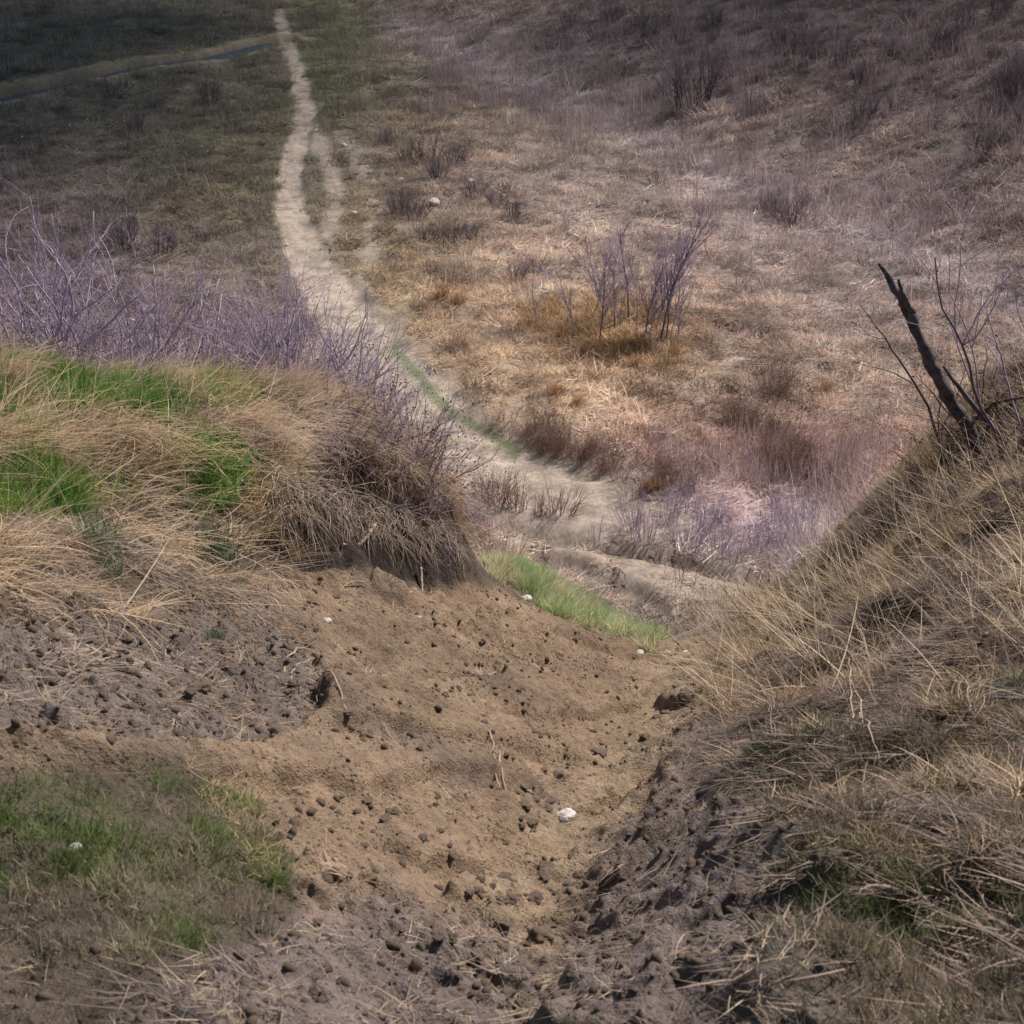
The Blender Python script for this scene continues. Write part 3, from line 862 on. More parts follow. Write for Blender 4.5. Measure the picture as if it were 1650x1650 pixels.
def grow(p, d, length, rad0, level, maxl, lines, br, wig, up, leafpts, split=R(38)):
    n = max(4, int(5 + 2 * (maxl - level)))
    P = [p.copy()]; Rr = [rad0]; q_ = p.copy(); dd = d.copy()
    for k_ in range(n):
        dd = (dd + Vector([random.gauss(0, wig) for _ in range(3)]) + Vector((0, 0, up))).normalized()
        q_ = q_ + dd * length / n
        P.append(q_.copy()); Rr.append(rad0 * (1 - .72 * (k_ + 1) / n))
    lines.append((level, P, Rr))
    if level >= maxl:
        leafpts.append(P[-1]); 
        return
    nb = random.randint(*br[min(level, len(br) - 1)])
    for _ in range(nb):
        k_ = random.randint(max(1, n // 4), n)
        dirp = (P[k_] - P[k_ - 1]).normalized()
        ax = dirp.cross(Vector([random.gauss(0, 1) for _ in range(3)])).normalized()
        nd = Matrix.Rotation(random.gauss(split, R(10)), 3, ax) @ dirp
        grow(P[k_], nd, length * random.uniform(.38, .68) * (1.1 - .4 * k_ / n), Rr[k_] * .72, level + 1, maxl, lines, br, wig, up, leafpts, split)

def bits(pts_, size, k_=1):
    V = []; F = []; T = []; b = 0
    for p in pts_:
        for _ in range(k_):
            c_ = p + Vector([random.gauss(0, size * .8) for _ in range(3)])
            a = Vector([random.gauss(0, 1) for _ in range(3)]).normalized() * size * random.uniform(.5, 1.2)
            d = a.cross(Vector([random.gauss(0, 1) for _ in range(3)])).normalized() * size * .5
            V += [tuple(c_ - a), tuple(c_ + d), tuple(c_ + a), tuple(c_ - d * .7)]
            F += [b, b + 1, b + 2, b + 3]; T.append(4); b += 4
    return V, F, T

def shrub(name, height, nstem, spread, r0, maxl, br, wig, up, mats, leaf=0, base_r=.05, sides=4, split=R(38), parts=('stem', 'twig', 'dry_leaves')):
    root = empty(name)
    lines = []; lp_ = []
    for k_ in range(nstem):
        ph = random.uniform(0, 2 * math.pi); th = abs(random.gauss(0, spread)) if nstem > 1 else abs(random.gauss(0, .08))
        d = Vector((math.sin(th) * math.cos(ph), math.sin(th) * math.sin(ph), math.cos(th)))
        rr = base_r * math.sqrt(random.random())
        grow(Vector((rr * math.cos(ph), rr * math.sin(ph), -.04)), d, height * random.uniform(.6, 1.0), r0 * random.uniform(.7, 1.1), 0, maxl, lines, br, wig, up, lp_, split)
    main = [(P, Rr) for l, P, Rr in lines if l == 0]
    fine = [(P, Rr) for l, P, Rr in lines if l > 0]
    link(parts[0], mesh_np(parts[0], *tubes(main, sides + 1), mats[0], True), root)
    if fine:
        link(parts[1], mesh_np(parts[1], *tubes(fine, sides - 1 if sides > 3 else 3), mats[1], True), root)
    if leaf:
        sel = [p for p in lp_ if random.random() < .6]
        tag(link(parts[2], mesh_np(parts[2], *bits(sel, leaf), M_bud), root), kind='stuff')
    return root

def place(protos, spots, labelf, cat, group, smin=.8, smax=1.2, sink=0, zr=None):
    """spots: (u, v, size) on the photo's ground; every one an object of its own"""
    H = hits([(s[0], s[1]) for s in spots])
    used = getattr(place, 'used', set()); place.used = used
    for k_, s in enumerate(spots):
        pr = protos[k_ % len(protos)]
        if pr.name in used: o = copy_tree(pr)
        else: o = pr; used.add(pr.name)
        o.location = (H[k_][0], H[k_][1], H[k_][2] - sink)
        o.rotation_euler = (0, 0, random.uniform(0, 6.28) if zr is None else zr)
        sc_ = s[2] * random.uniform(smin, smax)
        o.scale = (sc_, sc_, sc_)
        tag(o, labelf(k_) if callable(labelf) else labelf, cat, group)
        yield_o.append(o)
yield_o = []

# thicket of bare violet shrubs behind the left bank: stands on the slope just past the lip
S_protos = [shrub('bare_shrub', 1.0, 9, R(30), .0085, 3, [(4, 6), (3, 4), (1, 2)], .13, .02, (M_twigpale if _ % 2 else M_twig, M_twig), .007, .12) for _ in range(6)]
S_pale = [shrub('bare_shrub', 1.0, 6, R(32), .0085, 3, [(3, 5), (2, 4), (1, 2)], .12, .03, (M_twigpale, M_twig), .010, .06) for _ in range(2)]
def stand(protos, items, label, cat, group, used=set()):
    for k_, (x, y, s) in enumerate(items):
        pr = protos[k_ % len(protos)]
        o = copy_tree(pr) if pr.name in used else pr
        used.add(pr.name)
        z = float(groundZ(np.array([x]), np.array([y]))[0])
        o.location = (x, y, z - .02); o.rotation_euler = (random.gauss(0, .08), random.gauss(0, .08), random.uniform(0, 6.28)); o.scale = (s, s, s)
        tag(o, label if isinstance(label, str) else label[k_ % len(label)], cat, group)
items = []
for k_ in range(36):
    u_ = 20 + 590 * (k_ + random.random()) / 36
    p = at(u_, 600, 6.0)
    x = p[0] * 1.1; e = float(edgeY(np.array([x]))[0])
    items.append((x, e + random.uniform(.15, 1.3), random.choice((random.uniform(.5, .8), random.uniform(.75, 1.1)))))
for nm, lo, hi in (('at the left edge of the photo', -99, -1.75), ('left of the middle of the thicket', -1.75, -1.2), ('right of the middle of the thicket', -1.2, -.7), ('at its right end by the trail', -.7, 99)):
    stand(S_protos, [i_ for i_ in items if lo <= i_[0] < hi], 'tangled bare violet shrub behind the left bank, ' + nm, 'shrub', 'bare shrubs ' + nm)
    S_protos = S_protos[2:] + S_protos[:2]
# paler, more open shrubs that stand against the trail
sp_ = [(560, 640, .75, 'pale bare twigs crossing the far trail above the left bank'),
       (600, 640, .62, 'slender bare shrub standing just right of the thicket against the trail'),
       (690, 720, .58, 'pale forked bare shrub leaning right over the trail bend')]
for k_, (u_, v_, s, lab) in enumerate(sp_):
    h_ = at(u_, v_, 6.7)
    stand(S_pale, [(h_[0], h_[1], s)], lab, 'shrub', 'pale shrubs on the lip of the left bank'); S_pale = S_pale[::-1]
# wiry brush hanging off the brow
S_brow = [shrub('wiry_shrub', .42, 16, R(48), .0035, 2, [(3, 6), (2, 4)], .16, -.03, (M_twigbrown, M_twig), .010, .10) for _ in range(3)]
items = []
for (u_, v_, Y_, s) in [(610,740,6.45,1.),(640,780,6.4,1.),(665,760,6.7,1.1),(690,800,6.6,1.),(705,830,6.75,.95),(725,860,6.85,.9),(740,885,6.95,.8),(660,830,6.2,.8),(560,760,6.1,.9),(600,800,6.15,.9),(640,840,6.2,.9),(700,890,6.5,.8),(520,770,5.8,.7),(620,770,6.3,1.),(670,800,6.4,1.),(600,700,6.5,.9),(695,860,6.4,.8)]:
    h_ = at(u_, v_, Y_); items.append((h_[0], h_[1], s))
for nm, lo, hi in (('on the top of the bank nose', -99, 7), ('over the dark cut of the bank nose', 7, 99)):
    sel = items[:10] if lo < 0 else items[10:]
    stand(S_brow, sel, 'low wiry brown shrub ' + nm, 'shrub', 'wiry shrubs ' + nm)

# right edge: bare shrub and the dark broken trunk
S_right = [shrub('bare_shrub', 1.0, 5, R(24), .008, 3, [(3, 5), (2, 4), (1, 3)], .12, .0, (M_twigmid, M_twig), 0, .05) for _ in range(2)]
h1 = at(1640, 700, 7.2); h2 = at(1690, 760, 6.2)
stand(S_right, [(h1[0], h1[1], 1.75), (h2[0], h2[1], 1.6)], ['bare pale twigged shrub at the right edge, farther one', 'bare pale twigged shrub at the right edge, nearer one'], 'shrub', 'shrubs at the right edge')

def dead_trunk(pts_, radii, sides=12):
    """ragged dead stem through world points"""
    P = []; Rr = []
    n = 40
    for k_ in range(n + 1):
        f = k_ / n * (len(pts_) - 1); i_ = min(int(f), len(pts_) - 2); g = f - i_
        P.append(Vector(pts_[i_]).lerp(Vector(pts_[i_ + 1]), g) + Vector((random.gauss(0, .003), random.gauss(0, .003), 0)))
        Rr.append((radii[i_] * (1 - g) + radii[i_ + 1] * g) * random.uniform(.9, 1.1))
    V, F, T = tubes([(P, Rr)], sides)
    V = [tuple(Vector(v_) + mnoise.noise_vector(Vector(v_) * 18) * .35 * Rr[min(i_ // sides, n)]) for i_, v_ in enumerate(V)]
    return V, F, T
b0 = hit(1590, 760); rt = empty('dead_tree', tuple(b0))
tp = [np.array(b0) - (0, 0, .1), at(1560, 690, b0[1] + .03), at(1518, 622, b0[1] + .06), at(1488, 560, b0[1] + .12), at(1470, 515, b0[1] + .15), at(1450, 480, b0[1] + .2), at(1418, 424, b0[1] + .26)]
loc = [tuple(np.array(p) - b0) for p in tp]
link('trunk', mesh_np('trunk', *dead_trunk(loc, [.046, .044, .040, .033, .030, .024, .009]), M_log, True), rt)
def branch_to(name, root, pts_, r0, r1, m):
    P = [Vector(p) for p in pts_]; Q_ = []
    for a_, b_ in zip(P[:-1], P[1:]):
        for f in (0, .33, .66): Q_.append(a_.lerp(b_, f) + Vector([random.gauss(0, .004) for _ in range(3)]))
    Q_.append(P[-1]); n = len(Q_)
    return link(name, mesh_np(name, *tubes([(Q_, [r0 + (r1 - r0) * i_ / (n - 1) for i_ in range(n)])], 7), m, True), root)
lv = lambda u_, v_, dY=0: tuple(np.array(at(u_, v_, b0[1] + dY)) - b0)
branch_to('branch_stub', rt, [lv(1470, 505, .15), lv(1452, 470, .12), lv(1448, 450, .1)], .018, .008, M_log)
branch_to('branch_stub', rt, [lv(1560, 690, .0), lv(1600, 650, -.1), lv(1650, 640, -.2)], .014, .007, M_log)
tag(rt, 'dark broken dead trunk leaning left out of the right bank', 'tree')
b1 = hit(1525, 745); r2 = empty('dead_sapling', tuple(b1))
lv1 = lambda u_, v_, dY=0: tuple(np.array(at(u_, v_, b1[1] + dY)) - b1)
branch_to('stem', r2, [(0, 0, -.05), lv1(1495, 655, .05), lv1(1462, 600, .1), lv1(1425, 545, .15), lv1(1385, 490, .2)], .011, .003, M_twigdark)
branch_to('twig', r2, [lv1(1470, 615, .1), lv1(1440, 600, .1), lv1(1380, 585, .1)], .005, .002, M_twigdark)
branch_to('twig', r2, [lv1(1425, 545, .15), lv1(1400, 540, .1), lv1(1370, 500, .1)], .005, .002, M_twigpale)
tag(r2, 'thin dark dead sapling leaning left beside the broken trunk', 'sapling')
b2 = hit(1640, 730); r3 = empty('dead_sapling', tuple(b2))
lv2 = lambda u_, v_, dY=0: tuple(np.array(at(u_, v_, b2[1] + dY)) - b2)
branch_to('stem', r3, [(0, 0, -.05), lv2(1600, 690, 0), lv2(1540, 620, 0), lv2(1520, 590, 0)], .022, .008, M_twigdark)
tag(r3, 'short dark dead stem low behind the broken trunk at the right edge', 'sapling')

S_dk = [shrub('wiry_shrub', .42, 13, R(50), .0045, 2, [(3, 5), (2, 4)], .18, -.02, (M_twigdark, M_twigbrown), .010, .12) for _ in range(3)]
for k_, (u_, v_, s, lab) in enumerate([(1500,730,1.1,'dark wiry shrub just left of the broken trunk foot'),(1550,720,1.4,'dark wiry shrub hiding the foot of the broken trunk'),(1600,680,1.5,'dark wiry shrub right of the broken trunk'),
        (1620,760,1.3,'dark wiry shrub at the right edge below the trunk'),(1480,790,.9,'low wiry shrub on the rim left below the trunk'),(1560,800,1.1,'low wiry shrub on the bank straight below the trunk'),(1440,830,.8,'small wiry shrub on the rim of the right bank')]):
    p = hit(u_, v_); stand(S_dk, [(p[0], p[1], s)], lab, 'shrub', 'wiry shrubs around the broken trunk'); S_dk = S_dk[1:] + S_dk[:1]

# ---- valley saplings
Sap = [shrub('sapling', 4.1, 1, 0, .036, 2, [(20, 28), (4, 7)], .045, .02, (M_twigdark, M_twig), 0, .05, split=R(24), parts=('trunk', 'crown', 'x')) for _ in range(4)]
Sap2 = [shrub('sapling', 3.2, 1, 0, .026, 2, [(14, 20), (4, 6)], .06, .02, (M_twig, M_twig), 0, .05, split=R(28), parts=('trunk', 'crown', 'x')) for _ in range(2)]
big = [(1062,556,1.12,'tallest dark sapling at the right end of the grove'),(1072,548,.95,'dark sapling tight behind the tallest one'),
       (1036,550,.8,'curved sapling second from the right end of the grove'),(1010,520,1.0,'tall violet sapling in the middle of the grove'),
       (965,555,.72,'pale forked sapling at the front of the grove'),(990,530,.7,'thin sapling behind the front of the grove')]
small = [(1025,535,1.0,'slim violet sapling just left of the curved one'),(1055,530,1.1,'slim sapling standing behind the tallest pair'),(1082,540,1.0,'slim sapling right behind the tallest one'),(975,510,1.0,'violet sapling at the back left of the grove'),(1000,548,.8,'small sapling between the forked and middle ones'),(930,540,.95,'short thin sapling left of centre in the grove'),(952,520,.9,'short sapling at the back of the grove'),(865,520,.6,'small lone sapling at the left end of the orange grass'),
         (1045,545,.9,'short sapling between the curved and tallest ones'),(1090,560,.8,'short sapling at the right rim of the grove'),(880,510,.5,'tiny bare sapling left of the grove')]
for k_, (u_, v_, s, lab) in enumerate(big):
    p = hit(u_, v_); stand(Sap, [(p[0], p[1], s)], lab, 'sapling', 'saplings in the valley grove')
    # stand() counts from 0 each time: rotate the prototypes
    Sap = Sap[1:] + Sap[:1]
for k_, (u_, v_, s, lab) in enumerate(small):
    p = hit(u_, v_); stand(Sap2, [(p[0], p[1], s)], lab, 'sapling', 'saplings in the valley grove')
    Sap2 = Sap2[1:] + Sap2[:1]

# ---- dark bushes in the valley
B_dark = [shrub('dark_bush', 1.5, 34, R(34), .015, 2, [(4, 7), (2, 4)], .09, .03, (M_twigdark, M_twigmid), 0, .45) for _ in range(4)]
spots = [(628,232,1.,'small dark bush left of the bush group above the white stones'),(655,258,1.1,'dark bush at the left of the upper group'),(690,262,1.5,'largest dark bush in the upper group'),
         (735,268,1.3,'dark bush at the right of the upper group'),(705,285,1.2,'dark bush just above the big white stone'),(765,318,1.2,'dark violet bush right of the big white stone'),
         (800,335,1.0,'dark bush right of centre in the upper valley'),(825,350,.95,'dark bush farthest right of the upper group'),(645,345,1.2,'dark bush lower left of the big white stone'),
         (672,352,1.1,'dark bush directly below the big white stone'),(690,385,.8,'low dark bush below the upper group'),(728,392,1.0,'low dark bush halfway to the rust tussock'),
         (760,385,.7,'low sparse bush right of the low dark bush'),(835,452,.9,'open dark bush above the grove on the left'),(862,440,.8,'open bush behind the dark open one'),
         (340,165,1.6,'dark bush in the upper left meadow right of the creek bend'),(215,210,1.3,'dark bush in the far left meadow'),(180,160,1.5,'dark bush below the creek at the far left'),
         (245,175,1.2,'dark bush between the two far left bushes'),(260,410,1.3,'wide dark bush above the violet thicket'),(200,400,1.5,'large dark bush above the left end of the thicket'),
         (1240,345,1.2,'dark bush on the pale slope band'),(1275,360,1.5,'wider dark bush on the pale slope band'),(1060,300,1.,'small dark bush left on the pale slope band'),
         (1110,170,3.4,'large bare dark bush on the shaded slope at the upper right')]
for k_, (u_, v_, s, lab) in enumerate(spots):
    p = hit(u_, v_); stand(B_dark, [(p[0], p[1], s * .72)], lab, 'bush', 'dark bushes in the valley')
    B_dark = B_dark[1:] + B_dark[:1]
# brush on the steep far slope, upper right
items = []
for k_ in range(60):
    u_ = random.uniform(900, 1680); v_ = random.uniform(20, 260)
    if v_ > 40 + (u_ - 880) * .30: continue
    p = hit(u_, v_)
    items.append((p[0], p[1], random.uniform(.5, 1.25)))
for nm, lo, hi in (('at the upper right corner of the photo', 30, 999), ('right of the large bare bush', 18, 30), ('left of or around the large bare bush', -99, 18)):
    stand(B_dark, [i_ for i_ in items if lo <= i_[0] < hi], 'dark scrub bush on the far slope, ' + nm, 'bush', 'scrub bushes ' + nm)

# ---- tussocks and weeds in the valley
def tuft_obj(name, n, l0, l1, wd, sp, tilt, droop, m):
    root = empty(name)
    link('blades', mesh_np('blades', *blades(n, l0, l1, wd, sp, tilt, math.pi, droop, 4), m), root)
    return root
T_rust = [tuft_obj('grass_tussock', 170, .35, .95, .022, .25, (R(3), R(50)), (R(5), R(60)), M_tuss) for _ in range(3)]
spots = [(712,482,1.2,'dark rust tussock beside the trail, left of a pair'),(738,490,1.0,'rust tussock, right of the pair beside the trail'),(870,530,.8,'orange tussock at the left end of the grove'),
         (905,545,.9,'orange tussock at the front left of the grove'),(940,572,.8,'orange tussock at the front of the grove'),(985,575,.8,'orange tussock below the forked sapling'),
         (1040,565,.9,'orange tussock at the foot of the curved sapling'),(1085,575,.9,'orange tussock at the right of the grove'),(1010,560,.7,'orange tussock inside the grove'),
         (1025,590,.6,'low orange tussock just below the grove'),(895,640,1.0,'golden tussock alone below the grove'),(930,650,.7,'low brown tussock right of the golden one'),
         (1060,785,.8,'orange tussock among the violet stems below'),(1045,790,.7,'orange tussock left among the violet stems'),(1330,630,.7,'small rust tussock far right of the grove')]
for k_, (u_, v_, s, lab) in enumerate(spots):
    p = hit(u_, v_); stand(T_rust, [(p[0], p[1], s * .85)], lab, 'tussock', 'tussocks in the valley')
    T_rust = T_rust[1:] + T_rust[:1]

W = [shrub('dead_weed', .85, 20, R(30), .007, 2, [(3, 6), (2, 4)], .09, .03, (M_twigbrown, M_twigbrown), .024, .28) for _ in range(4)]
items = []
WL = ['russet dead weed on the upper right edge of the trail','russet dead weed on the right edge where the trail bends','russet weed below the bend, above the violet stems','dark russet weed in the large patch right of the bend','tall dark russet weed above the large russet patch','low russet weed above the trail bend']
for wi, (u0, v0, u1, v1, n, s) in enumerate([(760,650,900,720,14,.85),(860,690,1000,770,16,.9),(960,720,1120,800,14,.9),(1180,680,1330,780,26,1.1),(1240,620,1300,700,6,1.2),(1040,650,1180,720,6,.8)]):
    items = []
    for k_ in range(n):
        f = random.random(); u_ = u0 + (u1 - u0) * f + random.gauss(0, 10); v_ = v0 + (v1 - v0) * f + random.gauss(0, 14)
        p = hit(u_, v_); items.append((p[0], p[1], s * random.uniform(.7, 1.1)))
    stand(W, items, WL[wi], 'weed', WL[wi].replace('weed', 'weeds'))
B_br = [shrub('brown_bush', 1.0, 26, R(28), .010, 2, [(4, 6), (2, 3)], .07, .04, (M_twigbrown, M_twigbrown), .018, .30) for _ in range(2)]
for k_, (u_, v_, s, lab) in enumerate([(800,815,1.15,'upright brown bush in the trail fork just past the bank nose'),(835,820,.9,'brown bush next right of the upright brown one'),
        (905,825,.95,'brown bush at the right side of the trail fork'),(870,830,.6,'low brown bush between the fork bushes'),(780,800,.8,'brown bush nearest the bank nose')]):
    p = hit(u_, v_); stand(B_br, [(p[0], p[1], s)], lab, 'bush', 'brown bushes in the trail fork'); B_br = B_br[::-1]
V_sh = [shrub('violet_shrub', 1.3, 14, R(20), .008, 2, [(3, 6), (2, 3)], .07, .04, (M_twig, M_twig), 0, .25) for _ in range(3)]
items = []
for k_ in range(85):
    u_ = random.uniform(930, 1430); v_ = random.uniform(820, 940)
    if v_ < 880 - (u_ - 930) * .35 or v_ > 870 + (u_ - 930) * .16: continue
    p = hit(u_, v_)
    if p[1] < 14: continue
    items.append((p[0], p[1], random.uniform(.5, 1.0)))
for (u_, v_) in [(760,850),(780,862),(745,845),(770,870)]:
    p = hit(u_, v_)
    if p[1] > 10: items.append((p[0], p[1], .8))
for nm, lo, hi in (('in front of the right bank rim', 5.5, 99), ('in the middle of the violet patch', 3.2, 5.5), ('at the left side of the violet patch', 0.2, 3.2), ('just past the bank nose', -99, 0.2)):
    stand(V_sh, [i_ for i_ in items if lo <= i_[0] < hi], 'slender violet bare shrub beyond the gully, ' + nm, 'shrub', 'violet shrubs ' + nm)

# ---- near green tufts (each a plant of its own)
T_gr = [tuft_obj('grass_tuft', 230, .08, .24, .0045, .085, (R(2), R(48)), (R(5), R(60)), M_bluegreen) for _ in range(2)]
T_br = [tuft_obj('grass_tuft', 230, .08, .25, .0048, .10, (R(2), R(45)), (R(5), R(60)), M_green) for _ in range(2)]
for (ps, u_, v_, s, lab) in [(T_gr,345,905,1.1,'round grey green grass tuft above the crumbled earth'),(T_gr,372,935,.8,'grey green tuft hanging below the round one'),
        (T_gr,155,885,.95,'dull green tuft at the left edge of the bank'),(T_gr,165,920,.7,'small dull green tuft below the left edge one'),
        (T_br,365,760,1.0,'bright green tuft at the end of the straw, right one'),(T_br,315,745,.95,'bright green tuft left of the brightest one'),(T_br,350,800,.9,'bright green tuft below the brightest pair'),
        (T_gr,345,1040,.4,'tiny green sprout on the crumbled earth'),(T_br,100,650,1.0,'bright green tuft at the far left of the bank top')]:
    p = hit(u_, v_); stand(ps, [(p[0], p[1], s)], lab, 'grass tuft', 'green tufts on the left bank'); ps.reverse()
T_go = [tuft_obj('grass_tuft', 120, .18, .50, .0036, .07, (R(10), R(75)), (R(10), R(60)), M_gold) for _ in range(3)]
for (u_, v_, s, lab) in [(430,850,.8,'golden grass tuft at the left end of the cut bank'),(400,800,.8,'golden grass tuft above the left end of the cut bank'),(470,900,.5,'low golden tuft at the foot of the cut bank'),
        (1180,1120,.45,'golden tuft at the edge of the bare floor on the right'),(1220,1060,.5,'golden tuft on the first rise of the right bank'),(1190,1180,.4,'golden tuft below the first rise of the right bank'),
        (1540,880,1.0,'tall spiky golden tuft near the right edge'),(1450,900,.8,'spiky golden tuft left of the tall one'),(1380,980,.7,'golden tuft in the middle of the right bank'),
        (1500,760,.9,'golden tuft at the foot of the broken trunk'),(1570,700,.9,'golden tuft right of the broken trunk foot')]:
    p = hit(u_, v_); stand(T_go, [(p[0], p[1], s)], lab, 'grass tuft', 'golden tufts on the banks'); T_go = T_go[1:] + T_go[:1]

# ------------------------------------------------------------------ stones, clods
import bmesh
def lump(name, mat, sub, seed, flat_=.65, rough=.25, freq=1.6):
    bm = bmesh.new(); bmesh.ops.create_icosphere(bm, subdivisions=sub, radius=1)
    off = Vector((seed * 7.1, seed * 3.3, seed))
    for v_ in bm.verts:
        n = v_.co.normalized()
        v_.co = n * (1 + rough * mnoise.noise(n * freq + off) * 1.6 + rough * .45 * mnoise.noise(n * freq * 3 + off))
        v_.co.z *= flat_; v_.co.x *= 1.15
    me = bpy.data.meshes.new(name); bm.to_mesh(me); bm.free()
    for p in me.polygons: p.use_smooth = True
    me.materials.append(mat); return me
stones = [lump('stone', M_stone, 4, s, .60, .12, 1.0) for s in range(3)]
clods = [lump('earth_clod', M_clod, 3, s + 10, .55, .55, 1.5) for s in range(9)]
def sphere_obj(name, me, u_, v_, px, label, cat, group, sink=.35, rz=None):
    p = hit(u_, v_)
    f = p[1] * cP - p[2] * sP
    r_ = px / 2 / FPX * f
    o = link(name, me); o.location = (p[0], p[1], p[2] + r_ * (.6 - sink)); o.scale = (r_, r_, r_)
    o.rotation_euler = (random.gauss(0, .15), random.gauss(0, .15), random.uniform(0, 6.28) if rz is None else rz)
    tag(o, label, cat, group); return o
for k_, (u_, v_, px, lab) in enumerate([(910,1360,29,'smooth pale stone lying on the gully floor, the largest one'),(848,979,16,'round white stone at the top of the bare slope'),
        (528,1015,14,'pale stone half buried high on the left of the soil face'),(677,1014,8,'tiny pale stone in the middle of the soil face'),
        (1031,1056,13,'pale stone at the gully mouth, leftmost of three'),(1076,1055,8,'smallest pale stone at the gully mouth, middle of three'),(1106,1056,13,'pale stone at the gully mouth, rightmost of three'),
        (124,1378,20,'pale stone in the green turf at the lower left')]):
    sphere_obj('stone', stones[k_ % 3], u_, v_, px, lab, 'stone', 'pale stones near the gully')
for k_, (u_, v_, px, lab) in enumerate([(700,331,19,'largest white stone among the dark bushes'),(758,295,12,'white stone right of the upper bushes'),(646,292,10,'white stone left of the upper bushes'),
        (554,237,10,'white stone beside the upper trail fork'),(570,346,10,'white stone right of the trail'),(462,392,6,'tiny white stone left of the trail')]):
    sphere_obj('stone', stones[(k_ + 1) % 3], u_, v_, px, lab, 'stone', 'white stones in the valley', sink=.0)

known = [(1108,1142,26),(1072,1155,14),(1060,1160,12),(966,1222,22),(898,1250,18),(875,1240,15),(848,1268,28),(911,1258,14),(886,1318,24),(880,1346,17),(858,1364,17),(840,1366,14),
         (832,1582,48),(872,1526,36),(898,1514,24),(325,1122,26),(300,1080,16),(250,1180,16),(420,1210,20),(400,1195,18),(560,1180,16),(230,925,30),(1040,1196,16),(1020,1190,14),(590,1290,16),
         (1215,1215,20),(1225,1280,24),(1190,1290,22),(1160,1300,18),(1120,1345,20),(1015,1345,14),(890,1500,16),(1170,1530,16)]

def cl_where(u_, v_):
    if u_ < 650: return 'on the crumbled left side of the slope'
    if v_ > 1480: return 'at the very front of the gully'
    if u_ > 1110 and v_ > 1200: return 'on the foot of the right bank'
    if v_ > 1290: return 'beside the largest pale stone'
    if v_ < 1200: return 'near the gully mouth'
    return 'on the slope above the largest pale stone'
for k_, (u_, v_, px) in enumerate(known):
    sphere_obj('earth_clod', clods[k_ % 9], u_, v_, px * 1.05, 'large dark earth clod ' + cl_where(u_, v_), 'earth clod', 'large earth clods ' + cl_where(u_, v_), .5)
ZL = ['small dark clod on the middle of the bare soil face','dark clod on the lower part of the bare slope','dark clod in the bottom of the gully near the front','dark clod on the crumbled grey earth at the left','dark clod along the foot of the right bank','dark clod at the very front of the slope']
zonesC = [ # u0,u1,v0,v1,n,px0,px1
 (700,1000,1080,1340,34,5,14),(560,860,1290,1560,64,6,20),(720,900,1430,1640,38,10,26),(60,500,980,1220,74,8,26),(1080,1250,1200,1420,34,9,20),(560,1150,1450,1640,24,10,24)]
cl = []
for zi, (u0, u1, v0, v1, n, a0, a1) in enumerate(zonesC):
    for _ in range(n):
        cl.append((zi, random.uniform(u0, u1), random.uniform(v0, v1), a0 + (a1 - a0) * random.random() ** 2))
for k_, (zi, u_, v_, px) in enumerate(cl[:290]):
    sphere_obj('earth_clod', clods[k_ % 9], u_, v_, px, ZL[zi], 'earth clod', ZL[zi].replace('dark clod', 'dark clods'), .5)
# crumbs: stuff
C_crumb = bpy.data.collections.new('crumb')
for k_ in range(6):
    C_crumb.objects.link(bpy.data.objects.new('crumb', lump('crumb', M_clod, 1, 30 + k_, .7, .35, 1.8)))
x, y, z, q = samp_near(110000)
sr = x * .62 + y * .78; pat = sstep(-.02, .25, fbm(sr / .5, (x * .78 - y * .62) / .14, 3, 401))
pr = np.clip(q['soil'] * (.06 + .45 * pat) + .95 * q['clump'] + .5 * q['rslope'] + .10 * q['near'] * (q['v'] > 1450) + .12 * q['shaded_humus'] + .05 * q['brgr'], 0, 1)
kp = rng.random(len(x)) < pr
P = np.stack([x, y, z], -1)[kp]
sc_ = .003 + .013 * rng.random(len(P)) ** 4
scatter('loose_earth', C_crumb, P, rng.uniform(0, 6.28, (len(P), 3)), sc_, np.ones((len(P), 3)), 'loose crumbs of dark earth strewn over the bare slope', 'earth')

# ------------------------------------------------------------------ roots and sticks
def curve_thing(name, uvs, r0, r1, m, label, cat, group=None, lift=None, wob=.004):
    """a stick or root through photo points, lying on (or lifted off) the ground"""
    H = hits([(a_, b_) for a_, b_ in uvs])
    if lift is not None:
        H[:, 2] += np.array(lift)
    else:
        H[:, 2] += r0
    P = [Vector(h_) for h_ in H]; o0 = P[0].copy()
    Q_ = []
    for a_ in range(len(P) - 1):
        p0 = P[max(a_ - 1, 0)]; p1 = P[a_]; p2 = P[a_ + 1]; p3 = P[min(a_ + 2, len(P) - 1)]
        for s in range(5):
            t_ = s / 5
            c_ = .5 * ((2 * p1) + (p2 - p0) * t_ + (2 * p0 - 5 * p1 + 4 * p2 - p3) * t_ ** 2 + (3 * p1 - p0 - 3 * p2 + p3) * t_ ** 3)
            Q_.append(c_ - o0 + Vector([random.gauss(0, wob) for _ in range(3)]))
    Q_.append(P[-1] - o0); n = len(Q_)
    o = link(name, mesh_np(name, *tubes([(Q_, [(r0 + (r1 - r0) * i_ / (n - 1)) * random.uniform(.85, 1.15) for i_ in range(n)])], 7), m, True))
    o.location = o0; tag(o, label, cat, group)
curve_thing('stick', [(552,880),(580,877),(607,873)], .006, .010, M_root, 'short pale stick poking out of the cut bank', 'stick', None, [.03, .04, .05], .001)
curve_thing('root', [(678,920),(680,940),(682,965)], .008, .003, M_root, 'pale root hanging straight down under the bank nose', 'root', None, [.05, .03, .01], .001)
curve_thing('stick', [(690,955),(705,970),(722,986)], .007, .006, M_rootdark, 'brown stick lying below the hanging root, slanting right', 'stick')
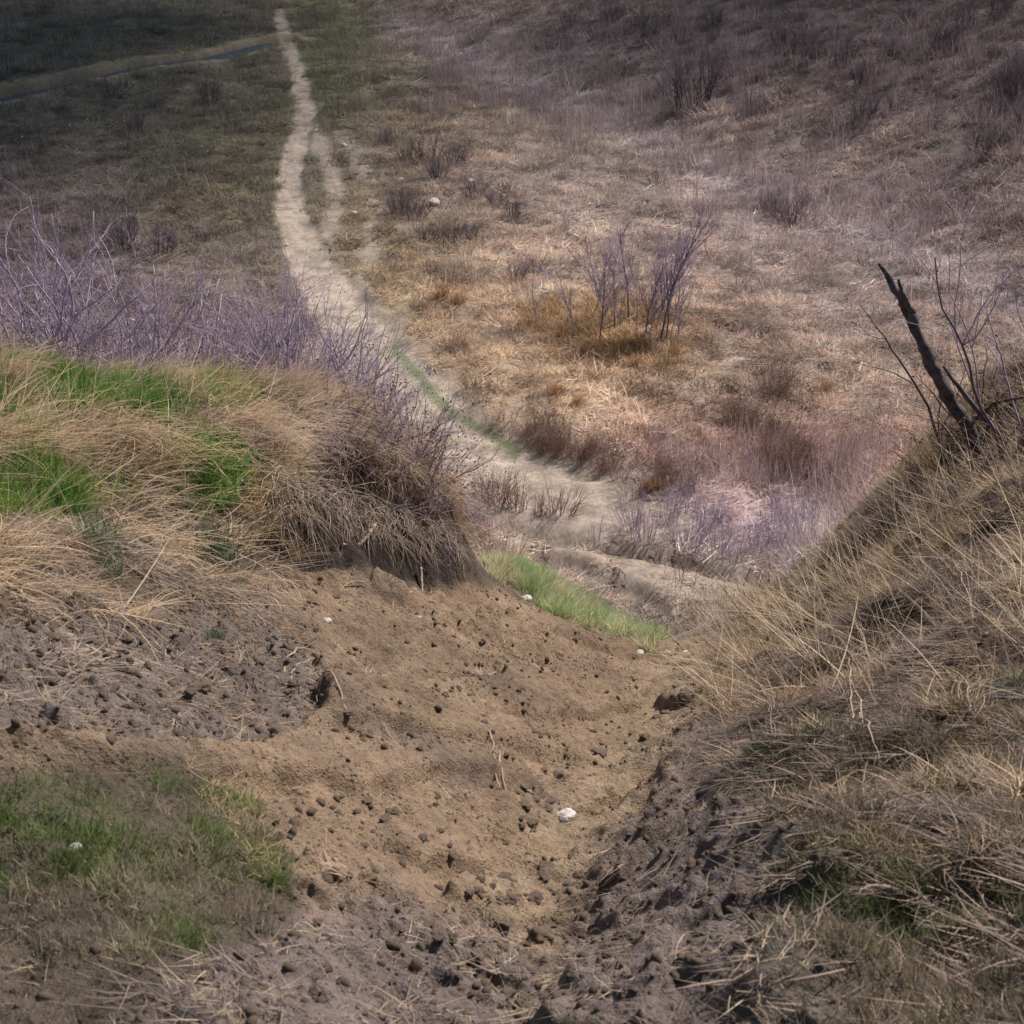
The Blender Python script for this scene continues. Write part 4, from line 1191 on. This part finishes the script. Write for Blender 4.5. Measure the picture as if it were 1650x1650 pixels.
curve_thing('stick', [(646,986),(660,975),(673,963)], .004, .004, M_root, 'thin pale stick below the hanging root, slanting left', 'stick')
curve_thing('root', [(458,1100),(462,1078),(485,1068),(512,1066)], .0045, .0018, M_root, 'upper pale root arching out of the crumbled earth', 'root', None, [-.01, .012, .015, .0], .002)
curve_thing('root', [(465,1105),(480,1088),(510,1078)], .004, .0015, M_root, 'second pale root just below the upper arched one', 'root', None, [-.01, .012, .0], .002)
curve_thing('root', [(508,1150),(512,1134),(530,1134),(550,1158),(562,1182)], .002, .0042, M_root, 'hooked root on the edge of the soil face', 'root', None, [-.01, .01, .012, .01, -.01], .002)
curve_thing('root', [(548,962),(562,952),(585,952),(605,960)], .003, .0025, M_root, 'thin pale root arched on the top of the soil face', 'root', None, [0, .02, .02, 0], .001)
for k_, (a_, b_) in enumerate([((790,1205),(805,1290)),((800,1215),(795,1275)),((808,1225),(815,1285)),((795,1240),(812,1270))]):
    curve_thing('root', [a_, ((a_[0] + b_[0]) / 2 + random.uniform(-8, 8), (a_[1] + b_[1]) / 2), b_], .0028, .0022, M_root, 'thin pale rootlet draped over the small bump in the middle of the slope', 'root', 'rootlets on the bump', None, .003)
for k_ in range(14):
    u_ = random.uniform(1180, 1600); v_ = random.uniform(860, 1250); a_ = random.gauss(-1.0, .5); l_ = random.uniform(40, 90)
    curve_thing('dry_stalk', [(u_, v_), (u_ + l_ * .5 * math.cos(a_) * -1, v_ + l_ * .5 * math.sin(a_)), (u_ - l_ * math.cos(a_), v_ + l_ * math.sin(a_))], .0032, .002, M_root,
                'bleached stalk lying across the tangled grass of the right bank', 'stalk', 'bleached stalks on the right bank', [.03, .06, .08], .003)
curve_thing('dry_stalk', [(125,892),(190,915),(260,950),(330,985)], .0035, .002, M_root, 'long bleached stalk slanting across the left bank', 'stalk', None, [.05, .04, .03, .02], .002)
# roots dangling from the cut face: too many to count
lines = []
for k_ in range(560):
    u_ = random.uniform(440, 745); v0 = 760 + (u_ - 440) * .36 + random.uniform(-15, 55)
    Y_ = 5.25 + (u_ - 470) / 270 * 1.35 - random.uniform(.0, .10)
    p = Vector(at(u_, v0, Y_ - .04)); z_ = float(groundZ(np.array([p.x]), np.array([p.y]))[0])
    p.z = max(p.z, z_ + .02)
    l_ = random.uniform(.05, .34); n = 6; P = [p]; d = Vector((random.gauss(.25, .5), random.gauss(-.5, .3), random.gauss(-.1, .5))).normalized()
    for s in range(n):
        d = (d + Vector((random.gauss(0, .16), random.gauss(0, .16), random.uniform(-.34, .05)))).normalized()
        nx = P[-1] + d * l_ / n
        P.append(nx)
    lines.append((P, [random.uniform(.0012, .0026) * (1 - .5 * i_ / n) for i_ in range(n + 1)]))
tag(link('hanging_roots', mesh_np('hanging_roots', *tubes(lines, 4), M_rootdark, True)), 'fine roots dangling from the dark cut under the left bank turf', 'roots', None, 'stuff')
